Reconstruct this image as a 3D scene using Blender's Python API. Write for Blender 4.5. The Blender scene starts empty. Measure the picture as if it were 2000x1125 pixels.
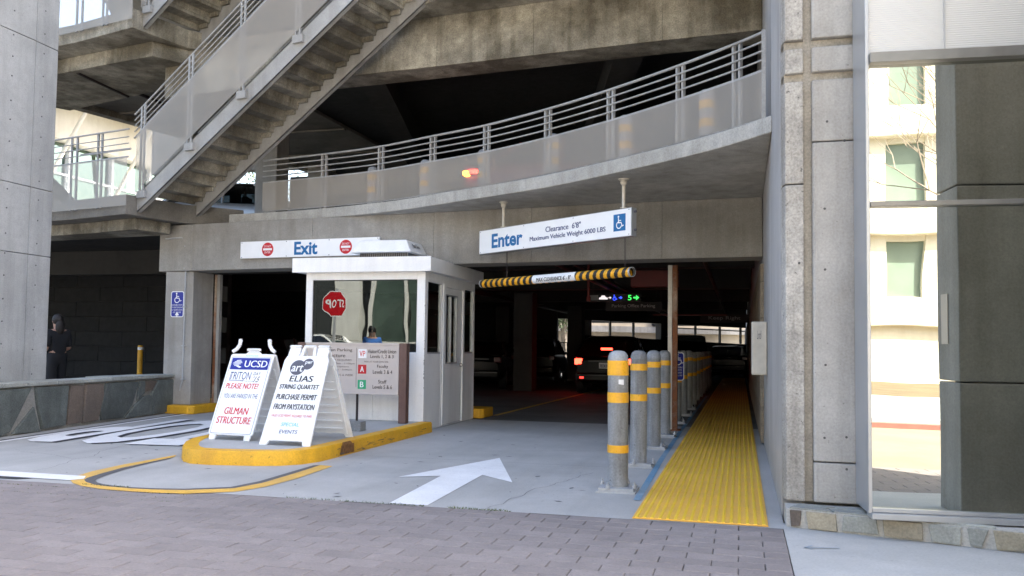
import bpy, math, random
from mathutils import Matrix, Vector
random.seed(7)
R = math.radians
C = bpy.context.scene.collection
SC = bpy.context.scene
# ------------------------------------------------------------------ camera
TH = R(14.9)
cam = bpy.data.cameras.new('camera'); camo = bpy.data.objects.new('camera', cam); C.objects.link(camo)
CM = Matrix.Rotation(TH, 3, 'Z') @ Matrix.Rotation(math.pi/2+R(2.8), 3, 'X') @ Matrix.Rotation(R(.69), 3, 'Z')
CP = Vector((0, 0, 1.25))
camo.matrix_world = Matrix.Translation(CP) @ CM.to_4x4()
cam.sensor_width = 36; cam.lens = 30.24; cam.shift_y = .017; cam.clip_end = 900; cam.clip_start = .05
SC.camera = camo
# ------------------------------------------------------------------ light
SUN_EL, SUN_AZ = R(50), R(40)          # azimuth measured from +X towards +Y
sd = Vector((math.cos(SUN_EL)*math.cos(SUN_AZ), math.cos(SUN_EL)*math.sin(SUN_AZ), math.sin(SUN_EL)))
world = bpy.data.worlds.new('World'); SC.world = world; world.use_nodes = True
nt = world.node_tree; nt.nodes.clear()
bg = nt.nodes.new('ShaderNodeBackground'); wo = nt.nodes.new('ShaderNodeOutputWorld'); sk = nt.nodes.new('ShaderNodeTexSky')
sk.sky_type = 'NISHITA'; sk.sun_disc = False; sk.sun_elevation = SUN_EL; sk.sun_rotation = math.pi/2-SUN_AZ
sk.dust_density = 4.5; sk.air_density = 1.0; sk.ozone_density = .35
nt.links.new(sk.outputs[0], bg.inputs[0]); nt.links.new(bg.outputs[0], wo.inputs[0]); bg.inputs[1].default_value = .15
sl = bpy.data.lights.new('sun', 'SUN'); sl.energy = 4.5; sl.angle = R(.53); sl.color = (1, .95, .87)
so = bpy.data.objects.new('sun', sl); C.objects.link(so); so.rotation_euler = (-sd).to_track_quat('-Z', 'Y').to_euler()
SC.view_settings.view_transform = 'Standard'; SC.view_settings.look = 'None'
SC.view_settings.exposure = 2.34; SC.view_settings.gamma = 1
SC.cycles.max_bounces = 8; SC.cycles.diffuse_bounces = 5; SC.cycles.glossy_bounces = 4; SC.cycles.transparent_max_bounces = 12

# ------------------------------------------------------------------ helpers
def ray(px, py): return CM @ Vector(((px-1000)/1680., -(py-596.5)/1680., -1))
def at(px, py, z=0.):
    d = ray(px, py); return CP + d*((z-1.25)/d.z)
def atv(px, py, v):
    d = ray(px, py); return CP + d*(v/d.y)
def tag(o, label=None, cat=None, group=None, kind=None):
    if label: o['label'] = label
    if cat: o['category'] = cat
    if group: o['group'] = group
    if kind: o['kind'] = kind
    return o
def thing(name, label, cat, loc=(0, 0, 0), rz=0, group=None, kind=None):
    o = bpy.data.objects.new(name, None); C.objects.link(o); o.location = loc; o.rotation_euler = (0, 0, rz)
    o.empty_display_size = .2
    return tag(o, label, cat, group, kind)
def copy_tree(o, parent=None):
    c = o.copy(); C.objects.link(c); c.parent = parent
    for ch in o.children: copy_tree(ch, c)
    return c
class MB:
    def __init__(s): s.v = []; s.f = []; s.T = None
    def add(s, vs, fs):
        n = len(s.v); s.v += [tuple(s.T @ Vector(v)) if s.T else tuple(v) for v in vs]; s.f += [tuple(i+n for i in f) for f in fs]; return s
    def box(s, x0, x1, y0, y1, z0, z1):
        return s.add([(x0,y0,z0),(x1,y0,z0),(x1,y1,z0),(x0,y1,z0),(x0,y0,z1),(x1,y0,z1),(x1,y1,z1),(x0,y1,z1)],
                     [(0,3,2,1),(4,5,6,7),(0,1,5,4),(1,2,6,5),(2,3,7,6),(3,0,4,7)])
    def hexa(s, p):   # 8 points, bottom 4 ccw then top 4
        return s.add(p, [(0,3,2,1),(4,5,6,7),(0,1,5,4),(1,2,6,5),(2,3,7,6),(3,0,4,7)])
    def prism(s, poly, z0, z1):
        a = sum(poly[i][0]*poly[(i+1)%len(poly)][1]-poly[(i+1)%len(poly)][0]*poly[i][1] for i in range(len(poly)))
        if a < 0: poly = poly[::-1]
        n = len(poly)
        return s.add([(p[0],p[1],z0) for p in poly]+[(p[0],p[1],z1) for p in poly],
                     [tuple(range(n))[::-1], tuple(range(n, 2*n))]+[(i,(i+1)%n,n+(i+1)%n,n+i) for i in range(n)])
    def xprism(s, poly, y0, y1):  # poly in (x,z), extruded along y
        n = len(poly)
        a = sum(poly[i][0]*poly[(i+1)%n][1]-poly[(i+1)%n][0]*poly[i][1] for i in range(n))
        if a < 0: poly = poly[::-1]
        return s.add([(p[0],y0,p[1]) for p in poly]+[(p[0],y1,p[1]) for p in poly],
                     [tuple(range(n)), tuple(range(n,2*n))[::-1]]+[((i+1)%n,i,n+i,n+(i+1)%n) for i in range(n)])
    def cyl(s, p0, p1, r, n=10, r1=None, caps=True):
        p0, p1 = Vector(p0), Vector(p1); d = (p1-p0).normalized(); r1 = r if r1 is None else r1
        a = d.orthogonal().normalized(); b = d.cross(a)
        vs = []
        for p, q in ((p0, r), (p1, r1)):
            vs += [p+(a*math.cos(2*math.pi*i/n)+b*math.sin(2*math.pi*i/n))*q for i in range(n)]
        fs = [(i,(i+1)%n,n+(i+1)%n,n+i) for i in range(n)]
        if caps: fs += [tuple(range(n))[::-1], tuple(range(n,2*n))]
        return s.add(vs, fs)
    def tube(s, pts, r, n=8):
        for a, b in zip(pts[:-1], pts[1:]): s.cyl(a, b, r, n)
        return s
    def lathe(s, prof, n=20, c=(0,0,0)):
        vs = []; fs = []
        for r, z in prof: vs += [(c[0]+r*math.cos(2*math.pi*i/n), c[1]+r*math.sin(2*math.pi*i/n), c[2]+z) for i in range(n)]
        for j in range(len(prof)-1): fs += [(j*n+i,j*n+(i+1)%n,(j+1)*n+(i+1)%n,(j+1)*n+i) for i in range(n)]
        fs += [tuple(range(n))[::-1], tuple(range(len(vs)-n, len(vs)))]
        return s.add(vs, fs)
    def ico(s, c, r, sq=(1,1,1), n=10, m=6):
        prof = [(max(.001, r*math.sin(math.pi*j/m)), -r*math.cos(math.pi*j/m)) for j in range(m+1)]
        vs = []; fs = []
        for q, z in prof: vs += [(c[0]+sq[0]*q*math.cos(2*math.pi*i/n), c[1]+sq[1]*q*math.sin(2*math.pi*i/n), c[2]+sq[2]*z) for i in range(n)]
        for j in range(m): fs += [(j*n+i,j*n+(i+1)%n,(j+1)*n+(i+1)%n,(j+1)*n+i) for i in range(n)]
        return s.add(vs, fs)
    def mesh(s, name, mat=None):
        me = bpy.data.meshes.new(name); me.from_pydata([tuple(v) for v in s.v], [], s.f)
        if mat: me.materials.append(mat)
        me.update(); return me
    def build(s, name, mat, parent=None, bevel=0, smooth=False, loc=None):
        o = bpy.data.objects.new(name, s.mesh(name, mat)); C.objects.link(o)
        if parent: o.parent = parent
        if loc: o.location = loc
        if smooth:
            for p in o.data.polygons: p.use_smooth = True
            try: o.data.set_sharp_from_angle(angle=R(40))
            except Exception: pass
        if bevel:
            b = o.modifiers.new('b', 'BEVEL'); b.width = bevel; b.segments = 2; b.limit_method = 'ANGLE'; b.harden_normals = False
        return o
def place(name, me, parent, loc=(0,0,0), rot=(0,0,0), sc=(1,1,1)):
    o = bpy.data.objects.new(name, me); C.objects.link(o); o.parent = parent; o.location = loc; o.rotation_euler = rot; o.scale = sc
    return o
def bx(name, mat, parent, x0, x1, y0, y1, z0, z1, bevel=0):
    return MB().box(x0,x1,y0,y1,z0,z1).build(name, mat, parent, bevel)
_tc = {}
def textmesh(s, bold=0., shear=0., mirror=False):
    k = (s, bold, shear, mirror)
    if k in _tc: return _tc[k]
    cu = bpy.data.curves.new('lettering', 'FONT'); cu.body = s; cu.size = 1; cu.offset = bold; cu.shear = shear; cu.resolution_u = 3
    o = bpy.data.objects.new('tmp', cu); C.objects.link(o)
    dg = bpy.context.evaluated_depsgraph_get(); me = bpy.data.meshes.new_from_object(o.evaluated_get(dg))
    C.objects.unlink(o); bpy.data.objects.remove(o)
    xs = [v.co.x for v in me.vertices]; ys = [v.co.y for v in me.vertices]
    x0, x1, y0, y1 = min(xs), max(xs), min(ys), max(ys)
    d = [((v.co.x-x0)/(x1-x0)-.5, (v.co.y-y0)/(y1-y0)-.5) for v in me.vertices]
    fs = [tuple(p.vertices) for p in me.polygons]
    bpy.data.meshes.remove(me)
    if mirror: d = [(-x, y) for x, y in d]
    _tc[k] = (d, fs); return _tc[k]
def text(s, w, h, mat, parent, M, bold=0.015, shear=0., name='lettering', cx=0., cy=0., lift=.002):
    """text stretched to w x h, centred at (cx, cy) of the plane M (x right, y up, z to the viewer)"""
    fb = 0
    if h < .1 or 'M' in s: fb = h*(.028 if bold > .01 else .014) if bold > 0 and h > .045 else 0; bold = 0.
    d, fs = textmesh(s, bold, shear)
    vs = [(cx+x*w, cy+y*h, lift) for x, y in d]; n_ = len(vs); fs = list(fs)
    if fb:
        vs += [(x-fb, y, z+.0004) for x, y, z in vs[:n_]]+[(x+fb, y, z+.0008) for x, y, z in vs[:n_]]
        fs += [tuple(i+n_ for i in f) for f in fs]+[tuple(i+2*n_ for i in f) for f in fs]
    me = bpy.data.meshes.new(name); me.from_pydata(vs, [], fs); me.materials.append(mat); me.update()
    o = bpy.data.objects.new(name, me); C.objects.link(o); o.parent = parent; o.matrix_local = M
    return o
UP = Matrix.Rotation(math.pi/2, 4, 'X')       # plane standing up, facing -Y
def flat(poly, mat, parent, M, name='panel', lift=.001, th=0.0):
    mb = MB()
    if th: mb.prism(poly, lift, lift+th)
    else: mb.add([(p[0], p[1], lift) for p in poly], [tuple(range(len(poly)))])
    o = mb.build(name, mat, parent); o.matrix_local = M; return o
def rect(x0, x1, y0, y1): return [(x0,y0),(x1,y0),(x1,y1),(x0,y1)]
def rrect(x0, x1, y0, y1, r, n=4):
    out = []
    for cx, cy, a in ((x1-r,y1-r,0),(x0+r,y1-r,90),(x0+r,y0+r,180),(x1-r,y0+r,270)):
        out += [(cx+r*math.cos(R(a+90*i/n)), cy+r*math.sin(R(a+90*i/n))) for i in range(n+1)]
    return out
def circ(cx, cy, rx, ry=None, n=24): return [(cx+rx*math.cos(2*math.pi*i/n), cy+(ry or rx)*math.sin(2*math.pi*i/n)) for i in range(n)]
def off(path, w):  # offset polyline to the left by w
    out = []
    for i in range(len(path)):
        a = Vector(path[max(0,i-1)][:2]); b = Vector(path[min(len(path)-1,i+1)][:2]); d = (b-a).normalized()
        out.append((path[i][0]-d.y*w, path[i][1]+d.x*w))
    return out

# ------------------------------------------------------------------ materials
def newmat(name):
    m = bpy.data.materials.new(name); m.use_nodes = True; n = m.node_tree
    return m, n, n.nodes['Principled BSDF']
def N(n, t, **k):
    x = n.nodes.new(t)
    for a, b in k.items(): setattr(x, a, b)
    return x
def simple(name, col, rough=.5, metal=0., emit=None, es=1., var=.12, vs=8., bump=.0, coat=0.):
    m, n, p = newmat(name)
    p.inputs['Roughness'].default_value = rough; p.inputs['Metallic'].default_value = metal
    if coat: p.inputs['Coat Weight'].default_value = coat; p.inputs['Coat Roughness'].default_value = .08
    if emit:
        p.inputs['Base Color'].default_value = (*col, 1)
        p.inputs['Emission Color'].default_value = (*emit, 1); p.inputs['Emission Strength'].default_value = es; return m
    tc = N(n, 'ShaderNodeNewGeometry'); no = N(n, 'ShaderNodeTexNoise'); no.inputs['Scale'].default_value = vs; no.inputs['Detail'].default_value = 6
    n.links.new(tc.outputs['Position'], no.inputs['Vector'])
    mp = N(n, 'ShaderNodeMapRange'); mp.inputs[1].default_value = .3; mp.inputs[2].default_value = .7; mp.inputs[3].default_value = 1-var; mp.inputs[4].default_value = 1+var*.6
    n.links.new(no.outputs[0], mp.inputs[0])
    mx = N(n, 'ShaderNodeVectorMath', operation='SCALE'); mx.inputs[0].default_value = col; n.links.new(mp.outputs[0], mx.inputs[3])
    n.links.new(mx.outputs[0], p.inputs['Base Color'])
    mr = N(n, 'ShaderNodeMapRange'); mr.inputs[3].default_value = max(.02, rough-.08); mr.inputs[4].default_value = min(1, rough+.12)
    n.links.new(no.outputs[0], mr.inputs[0]); n.links.new(mr.outputs[0], p.inputs['Roughness'])
    if bump:
        b = N(n, 'ShaderNodeBump'); b.inputs['Strength'].default_value = bump; b.inputs['Distance'].default_value = .01
        n.links.new(no.outputs[0], b.inputs['Height']); n.links.new(b.outputs[0], p.inputs['Normal'])
    return m
def grimy(name, col, dark, big=.6, streak=.5, fine=.25, rough=.85, bump=.3, dcol=None, spec=None, thr=(.42,.62), speck=0., perobj=0., smap=(5,5,.35)):
    """weathered surface: large clouds, vertical streaks, fine grain, optional specks and per-object tone"""
    m, n, p = newmat(name); L = n.links.new
    g = N(n, 'ShaderNodeNewGeometry')
    def noise(scale, det=5, vec=None, ro=.6):
        x = N(n, 'ShaderNodeTexNoise'); x.inputs['Scale'].default_value = scale; x.inputs['Detail'].default_value = det; x.inputs['Roughness'].default_value = ro
        L(vec or g.outputs['Position'], x.inputs['Vector']); return x.outputs[0]
    a = noise(.9, 6); c = noise(7, 8, ro=.7); f = noise(60, 3)
    mp = N(n, 'ShaderNodeMapping'); mp.inputs['Scale'].default_value = smap; L(g.outputs['Position'], mp.inputs[0])
    s = noise(1., 5, mp.outputs[0])
    def rng(x, lo, hi, o0, o1):
        r = N(n, 'ShaderNodeMapRange'); r.inputs[1].default_value = lo; r.inputs[2].default_value = hi; r.inputs[3].default_value = o0; r.inputs[4].default_value = o1
        L(x, r.inputs[0]); return r.outputs[0]
    def mth(op, x, y):
        r = N(n, 'ShaderNodeMath', operation=op)
        for i, q in enumerate((x, y)):
            if isinstance(q, (int, float)): r.inputs[i].default_value = q
            else: L(q, r.inputs[i])
        return r.outputs[0]
    d = mth('ADD', mth('MULTIPLY', rng(a, thr[0], thr[1], 0, 1), big), mth('MULTIPLY', rng(s, .45, .7, 0, 1), streak))
    d = mth('MULTIPLY', d, rng(c, .25, .7, .45, 1.25))
    cl = N(n, 'ShaderNodeClamp'); L(d, cl.inputs[0])
    mix = N(n, 'ShaderNodeMix', data_type='RGBA'); L(cl.outputs[0], mix.inputs[0])
    mix.inputs[6].default_value = (*col, 1); mix.inputs[7].default_value = (*dark, 1)
    val = mth('MULTIPLY', rng(f, .3, .7, 1-fine*.5, 1+fine*.5), rng(c, .3, .7, 1-fine*.6, 1+fine*.6))
    if perobj:
        oi = N(n, 'ShaderNodeObjectInfo'); val = mth('MULTIPLY', val, rng(oi.outputs['Random'], 0, 1, 1-perobj, 1+perobj))
    if speck:
        sp = noise(28, 2); val = mth('MULTIPLY', val, rng(sp, .25, .33, 1-speck, 1))
    sc = N(n, 'ShaderNodeVectorMath', operation='SCALE'); L(mix.outputs[2], sc.inputs[0]); L(val, sc.inputs[3])
    L(sc.outputs[0], p.inputs['Base Color']); p.inputs['Roughness'].default_value = rough
    L(rng(c, .3, .7, rough-.12, min(1, rough+.1)), p.inputs['Roughness'])
    if spec is not None: p.inputs['Specular IOR Level'].default_value = spec
    b = N(n, 'ShaderNodeBump'); b.inputs['Strength'].default_value = bump; b.inputs['Distance'].default_value = .008
    L(mth('ADD', c, mth('MULTIPLY', f, .5)), b.inputs['Height']); L(b.outputs[0], p.inputs['Normal'])
    return m
def glassy(name, tint, refl, col=(1,1,1), wave=0., wscale=1.2, rough=.0):
    m, n, p = newmat(name); L = n.links.new
    n.nodes.remove(p); out = n.nodes['Material Output']
    tr = N(n, 'ShaderNodeBsdfTransparent'); tr.inputs[0].default_value = (*tint, 1)
    gl = N(n, 'ShaderNodeBsdfGlossy'); gl.inputs['Color'].default_value = (*col, 1); gl.inputs['Roughness'].default_value = rough
    mx = N(n, 'ShaderNodeMixShader'); lw = N(n, 'ShaderNodeLayerWeight'); lw.inputs[0].default_value = .35
    mr = N(n, 'ShaderNodeMapRange'); mr.inputs[3].default_value = refl; mr.inputs[4].default_value = 1; L(lw.outputs['Fresnel'], mr.inputs[0])
    L(mr.outputs[0], mx.inputs[0]); L(tr.outputs[0], mx.inputs[1]); L(gl.outputs[0], mx.inputs[2]); L(mx.outputs[0], out.inputs[0])
    if wave:
        g = N(n, 'ShaderNodeNewGeometry'); no = N(n, 'ShaderNodeTexNoise'); no.inputs['Scale'].default_value = wscale; no.inputs['Detail'].default_value = 1
        mp = N(n, 'ShaderNodeMapping'); mp.inputs['Scale'].default_value = (1.6, 1, .55); L(g.outputs['Position'], mp.inputs[0]); L(mp.outputs[0], no.inputs['Vector'])
        b = N(n, 'ShaderNodeBump'); b.inputs['Strength'].default_value = wave; b.inputs['Distance'].default_value = .02
        L(no.outputs[0], b.inputs['Height']); L(b.outputs[0], gl.inputs['Normal'])
    return m
def screenmat(name, col, open_):
    m, n, p = newmat(name); L = n.links.new; out = n.nodes['Material Output']
    p.inputs['Base Color'].default_value = (*col, 1); p.inputs['Roughness'].default_value = .5; p.inputs['Metallic'].default_value = .2
    tr = N(n, 'ShaderNodeBsdfTransparent'); mx = N(n, 'ShaderNodeMixShader'); mx.inputs[0].default_value = open_
    L(p.outputs[0], mx.inputs[1]); L(tr.outputs[0], mx.inputs[2]); L(mx.outputs[0], out.inputs[0]); return m

M = {}
M['conc'] = grimy('concrete', (.37,.355,.33), (.21,.195,.17), .55, .45, .22)
M['conc_beam'] = grimy('stained_beam_concrete', (.31,.295,.268), (.19,.175,.15), .6, .45, .28)
M['conc_old'] = grimy('mossy_concrete', (.35,.32,.255), (.115,.10,.072), 1.0, .55, .6, thr=(.40,.58))
M['conc_light'] = grimy('pale_concrete', (.43,.42,.40), (.28,.27,.25), .5, .6, .2, speck=.4, bump=.5, smap=(7,7,.5))
M['conc_blue'] = grimy('cool_concrete', (.42,.425,.42), (.27,.275,.27), .5, .55, .2, speck=.2)
M['conc_smooth'] = grimy('smooth_concrete', (.42,.41,.40), (.29,.275,.26), .5, .6, .15)
M['conc_rough'] = grimy('rough_concrete', (.43,.415,.385), (.24,.225,.20), .6, .7, .5, bump=1., speck=.6, smap=(9,9,.7))
M['groove'] = grimy('groove_concrete', (.34,.315,.27), (.23,.21,.175), .5, .6, .4)
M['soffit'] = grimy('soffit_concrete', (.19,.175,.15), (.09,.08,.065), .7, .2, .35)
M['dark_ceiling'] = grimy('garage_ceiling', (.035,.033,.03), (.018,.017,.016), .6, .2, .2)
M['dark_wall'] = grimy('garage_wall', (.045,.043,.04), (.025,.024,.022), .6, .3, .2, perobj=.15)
M['boards'] = grimy('board_formed_concrete', (.30,.25,.18), (.14,.11,.08), .5, .3, .4, perobj=.2)
M['slabedge'] = grimy('slab_edge_concrete', (.43,.42,.39), (.24,.23,.20), .5, .5, .35, bump=.6)
M['drive'] = grimy('driveway_concrete', (.43,.425,.41), (.31,.307,.295), .5, .45, .16, rough=.75, bump=.2, speck=.3, smap=(2.6,.22,1))
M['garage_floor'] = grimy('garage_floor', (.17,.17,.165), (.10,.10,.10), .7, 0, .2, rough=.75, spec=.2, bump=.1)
M['paver'] = grimy('paver_clay', (.235,.207,.198), (.18,.158,.152), .5, 0, .22, rough=.9, bump=.6, perobj=.08, speck=.3)
M['joint'] = simple('paver_joint_sand', (.085,.078,.068), .95, var=.4, vs=30)
M['walk'] = grimy('sidewalk_concrete', (.44,.44,.425), (.34,.34,.33), .5, .3, .15, rough=.85, bump=.2, speck=.2, smap=(2,1.5,1))
M['road'] = grimy('road_asphalt', (.26,.225,.165), (.19,.16,.115), .5, 0, .2, rough=.9, bump=.3)
M['earth'] = grimy('bare_earth', (.16,.12,.07), (.08,.06,.035), .6, 0, .4, rough=.95, bump=.6)
M['groundfar'] = grimy('distant_ground', (.2,.19,.16), (.12,.12,.08), .6, 0, .3, rough=.95)
M['kerb_y'] = grimy('yellow_kerb_paint', (.80,.43,.02), (.48,.24,.03), .5, .35, .2, rough=.6, bump=.3, speck=.45)
M['line_y'] = grimy('yellow_line_paint', (.72,.42,.07), (.48,.32,.13), .6, 0, .25, rough=.7, bump=.1)
M['line_w'] = grimy('white_line_paint', (.85,.85,.85), (.58,.58,.58), .45, .25, .12, rough=.65, bump=.12, speck=.3, smap=(2.6,.3,1))
M['line_k'] = simple('black_line_paint', (.035,.036,.042), .6)
M['line_grey'] = simple('faded_black_paint', (.10,.10,.105), .7)
M['chalk'] = simple('faint_chalk', (.30,.36,.42), .9)
M['blue_line'] = grimy('worn_blue_paint', (.13,.27,.40), (.30,.36,.40), .6, 0, .3, rough=.8)
M['red_kerb'] = simple('red_kerb_paint', (.30,.13,.11), .8)
M['tact'] = grimy('tactile_yellow', (.80,.46,.08), (.64,.36,.07), .5, 0, .12, rough=.6, bump=.1, perobj=.05)
M['tactrib'] = grimy('tactile_rib', (.92,.60,.04), (.80,.49,.045), .5, 0, .08, rough=.45, bump=.1)
M['galv'] = grimy('galvanised_steel', (.42,.43,.44), (.30,.31,.32), .5, .4, .15, rough=.5, bump=.1)
M['steel'] = grimy('painted_steel', (.36,.355,.34), (.22,.21,.19), .5, .5, .2, rough=.5, bump=.1)
M['rail'] = grimy('rail_steel', (.36,.36,.35), (.22,.21,.19), .5, .4, .25, rough=.45, bump=.1)
M['screen'] = screenmat('perforated_sheet', (.47,.43,.375), .50)
M['bollard'] = grimy('bollard_grey', (.33,.345,.36), (.17,.175,.18), .6, .75, .3, rough=.55, bump=.3, speck=.45, smap=(9,9,1.2))
M['band'] = grimy('reflective_yellow_tape', (.90,.45,.015), (.60,.30,.03), .3, .5, .12, rough=.35, bump=.05, speck=.25, smap=(14,14,2))
M['whitep'] = grimy('white_paint', (.88,.88,.87), (.66,.65,.63), .2, .4, .06, rough=.4, bump=.06, speck=.12)
M['white'] = simple('sign_white', (.86,.87,.88), .4, var=.03)
M['plastic'] = simple('white_plastic', (.86,.87,.88), .38, var=.04)
M['blue'] = simple('sign_blue', (.0,.13,.36), .4, var=.03)
M['navy'] = simple('sign_navy', (.012,.022,.28), .4, var=.03)
M['ink'] = simple('ink_dark', (.010,.010,.018), .5, var=.03)
M['inkb'] = simple('ink_slate', (.03,.05,.17), .5, var=.03)
M['inkr'] = simple('ink_red', (.62,.03,.035), .5, var=.03)
M['inkg'] = simple('ink_teal', (.10,.55,.60), .5, var=.03)
M['grey_ink'] = simple('ink_grey', (.10,.10,.13), .5, var=.03)
M['signred'] = simple('sign_red', (.55,.012,.02), .35, var=.03)
M['green'] = simple('sign_green', (.03,.38,.17), .5, var=.03)
M['beige'] = simple('sign_beige', (.56,.50,.46), .5, var=.03)
M['beigetxt'] = simple('sign_text_brown', (.06,.045,.04), .5, var=.03)
M['brown'] = grimy('brown_post_paint', (.13,.07,.055), (.20,.14,.12), .4, .3, .2, rough=.6)
M['rust'] = grimy('rusty_paint', (.42,.33,.25), (.20,.07,.025), 1.1, .8, .4, rough=.8, bump=.5, thr=(.36,.5))
M['cream'] = simple('cream_paint', (.60,.56,.48), .5)
M['block'] = grimy('cinder_block', (.30,.31,.31), (.22,.23,.23), .5, 0, .3, rough=.95, bump=.8)
M['stone'] = grimy('flagstone', (.135,.15,.14), (.07,.08,.074), .8, .3, .6, rough=.8, bump=.9, perobj=.25)
M['stone_b'] = grimy('flagstone_brown', (.16,.125,.10), (.085,.075,.065), .7, 0, .45, rough=.8, bump=.9, perobj=.2)
M['stone_t'] = grimy('flagstone_tan', (.36,.32,.235), (.22,.19,.14), .6, 0, .4, rough=.8, bump=.7, perobj=.2)
M['stone_g'] = grimy('flagstone_grey', (.34,.35,.32), (.23,.235,.21), .6, 0, .35, rough=.8, bump=.7, perobj=.15)
M['mortar'] = grimy('mortar', (.30,.29,.26), (.2,.19,.17), .5, 0, .4, rough=.95, bump=.8)
M['mortar_l'] = grimy('pale_mortar', (.47,.46,.43), (.34,.33,.3), .5, 0, .3, rough=.95, bump=.8)
M['alu'] = simple('aluminium', (.44,.455,.47), .35, .5, var=.06)
M['alu_dark'] = simple('dark_mullion', (.22,.22,.21), .35, .5)
M['mirror'] = glassy('coated_glass', (.10,.13,.10), .62, (.93,.95,.85), wave=.10)
M['window'] = glassy('window_glass', (.12,.14,.14), .095, (.92,.97,.95), wave=.05, wscale=2.2)
M['carglass'] = glassy('car_glass', (.12,.14,.15), .035)
M['frost'] = simple('ribbed_polycarbonate', (.54,.55,.545), .3, 0, var=.03, vs=.8)
M['frost'].node_tree.nodes['Principled BSDF'].inputs['Specular IOR Level'].default_value = 1.0
M['black'] = simple('black_plastic', (.02,.02,.02), .5)
M['tyre'] = simple('tyre_rubber', (.02,.02,.02), .85)
M['rim'] = simple('alloy', (.4,.4,.42), .3, .8)
M['bldg_r'] = grimy('tan_render', (.42,.36,.28), (.34,.29,.22), .5, .3, .08)
M['pale_glass'] = simple('pale_green_glass', (.20,.26,.215), .3, var=.2, vs=.6)
M['car_k'] = simple('black_car_paint', (.004,.005,.005), .3, .0, var=.05, coat=.08)
M['car_k2'] = simple('charcoal_car_paint', (.008,.008,.009), .35, .0, var=.05, coat=.08)
M['car_r'] = simple('dark_red_car_paint', (.10,.004,.005), .35, .1, var=.05, coat=.3)
M['car_r2'] = simple('deep_red_car_paint', (.035,.0015,.002), .35, .0, var=.05, coat=.05)
M['car_s'] = simple('silver_car_paint', (.40,.42,.45), .3, .5, var=.05, coat=1)
M['car_w'] = simple('white_car_paint', (.78,.78,.74), .3, 0, var=.03, coat=1)
M['trim'] = simple('dull_trim', (.09,.09,.09), .4, .6)
M['chrome'] = simple('chrome', (.35,.35,.35), .3, 1)
M['lampred'] = simple('red_lens', (.12,.004,.004), .3, coat=.2)
M['brake'] = simple('lit_brake_lamp', (.5,.01,.01), .3, emit=(1,.03,.015), es=3.2)
M['reflector_glow'] = simple('glowing_reflector', (.5,.01,.01), .3, emit=(1,.04,.03), es=.8)
M['amber'] = simple('lit_rear_lamp', (.6,.2,.01), .3, emit=(1,.30,.02), es=3)
M['led_w'] = simple('led_white', (.5,.5,.5), .3, emit=(1,.9,.9), es=.2)
M['led_b'] = simple('led_blue', (.05,.05,.5), .3, emit=(.03,.07,1), es=.6)
M['led_g'] = simple('led_green', (.05,.5,.1), .3, emit=(.05,.9,.12), es=.35)
M['led_y'] = simple('lamp_yellow', (.6,.5,.1), .3, emit=(.9,.8,.15), es=.5)
M['skin'] = simple('skin', (.42,.24,.17), .55)
M['hair'] = simple('dark_hair', (.02,.015,.012), .6)
M['cloth_k'] = simple('black_cloth', (.012,.012,.014), .9)
M['cloth_b'] = simple('blue_cloth', (.04,.14,.42), .85)
M['jeans'] = simple('denim', (.05,.07,.12), .9)
M['redpaint'] = simple('red_pipe_paint', (.13,.012,.008), .6)
M['bldg'] = grimy('cream_render', (.72,.68,.58), (.58,.53,.43), .5, .3, .08)
M['bldg_g'] = grimy('grey_panel', (.52,.53,.50), (.42,.43,.4), .5, .3, .08)
M['bldg_t'] = simple('pale_teal_wall', (.58,.68,.66), .7)
M['bldg_glass'] = glassy('green_glass', (.03,.07,.05), .22, (.6,.8,.7))
M['dark'] = simple('unlit_room', (.02,.025,.025), .8)
M['greenglass'] = simple('green_glass_panel', (.05,.075,.06), .25, var=.35, vs=.6)
M['bark'] = simple('pale_bark', (.32,.27,.22), .9, var=.3)
M['leaf'] = simple('leaf', (.10,.14,.06), .7, var=.4)
M['leaf_d'] = simple('dry_leaf', (.25,.12,.05), .8, var=.3)
M['weed'] = simple('weed_green', (.10,.13,.03), .8, var=.4)
M['scuff'] = simple('kerb_scuff', (.22,.10,.03), .8, var=.5, vs=25)
M['hole'] = simple('tie_hole', (.10,.10,.10), .9)
M['iron'] = simple('black_pipe', (.03,.02,.018), .6)

M['car_k'].node_tree.nodes['Principled BSDF'].inputs['Specular IOR Level'].default_value = .3
for k_ in ('car_k2','car_r','car_r2'):
    q_ = M[k_].node_tree.nodes.get('Principled BSDF')
    if q_: q_.inputs['Specular IOR Level'].default_value = .12
# ------------------------------------------------------------------ ground
def sheet(name, poly, z, mat, parent=None, kind='structure'):
    mb = MB(); mb.add([(p[0],p[1],z) for p in poly], [tuple(range(len(poly)))])
    a = sum(poly[i][0]*poly[(i+1)%len(poly)][1]-poly[(i+1)%len(poly)][0]*poly[i][1] for i in range(len(poly)))
    if a < 0: mb.f = [f[::-1] for f in mb.f]
    o = mb.build(name, mat, parent)
    if kind and not parent: tag(o, kind=kind)
    return o
sheet('ground', rect(-400,400,-400,400), -.06, M['groundfar'])
drive = sheet('driveway', rect(-26,.30,6.40,14.3), 0, M['drive']); tag(drive, 'grey concrete driveway into the garage')
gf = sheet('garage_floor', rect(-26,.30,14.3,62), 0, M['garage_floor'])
road = sheet('road', rect(-80,80,-2.6,2.6), -.02, M['road'])
fwalk = MB().box(-80,80,-10.5,-2.78,-.1,.12).build('far_sidewalk', M['walk']); tag(fwalk, kind='structure')
kr = MB().box(-80,80,-2.78,-2.6,-.1,.06).build('red_kerb', M['red_kerb']); tag(kr, kind='structure')
be = MB().box(-80,80,-21,-10.5,-.1,.10).build('planting_bed', M['earth']); tag(be, kind='structure')
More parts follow.
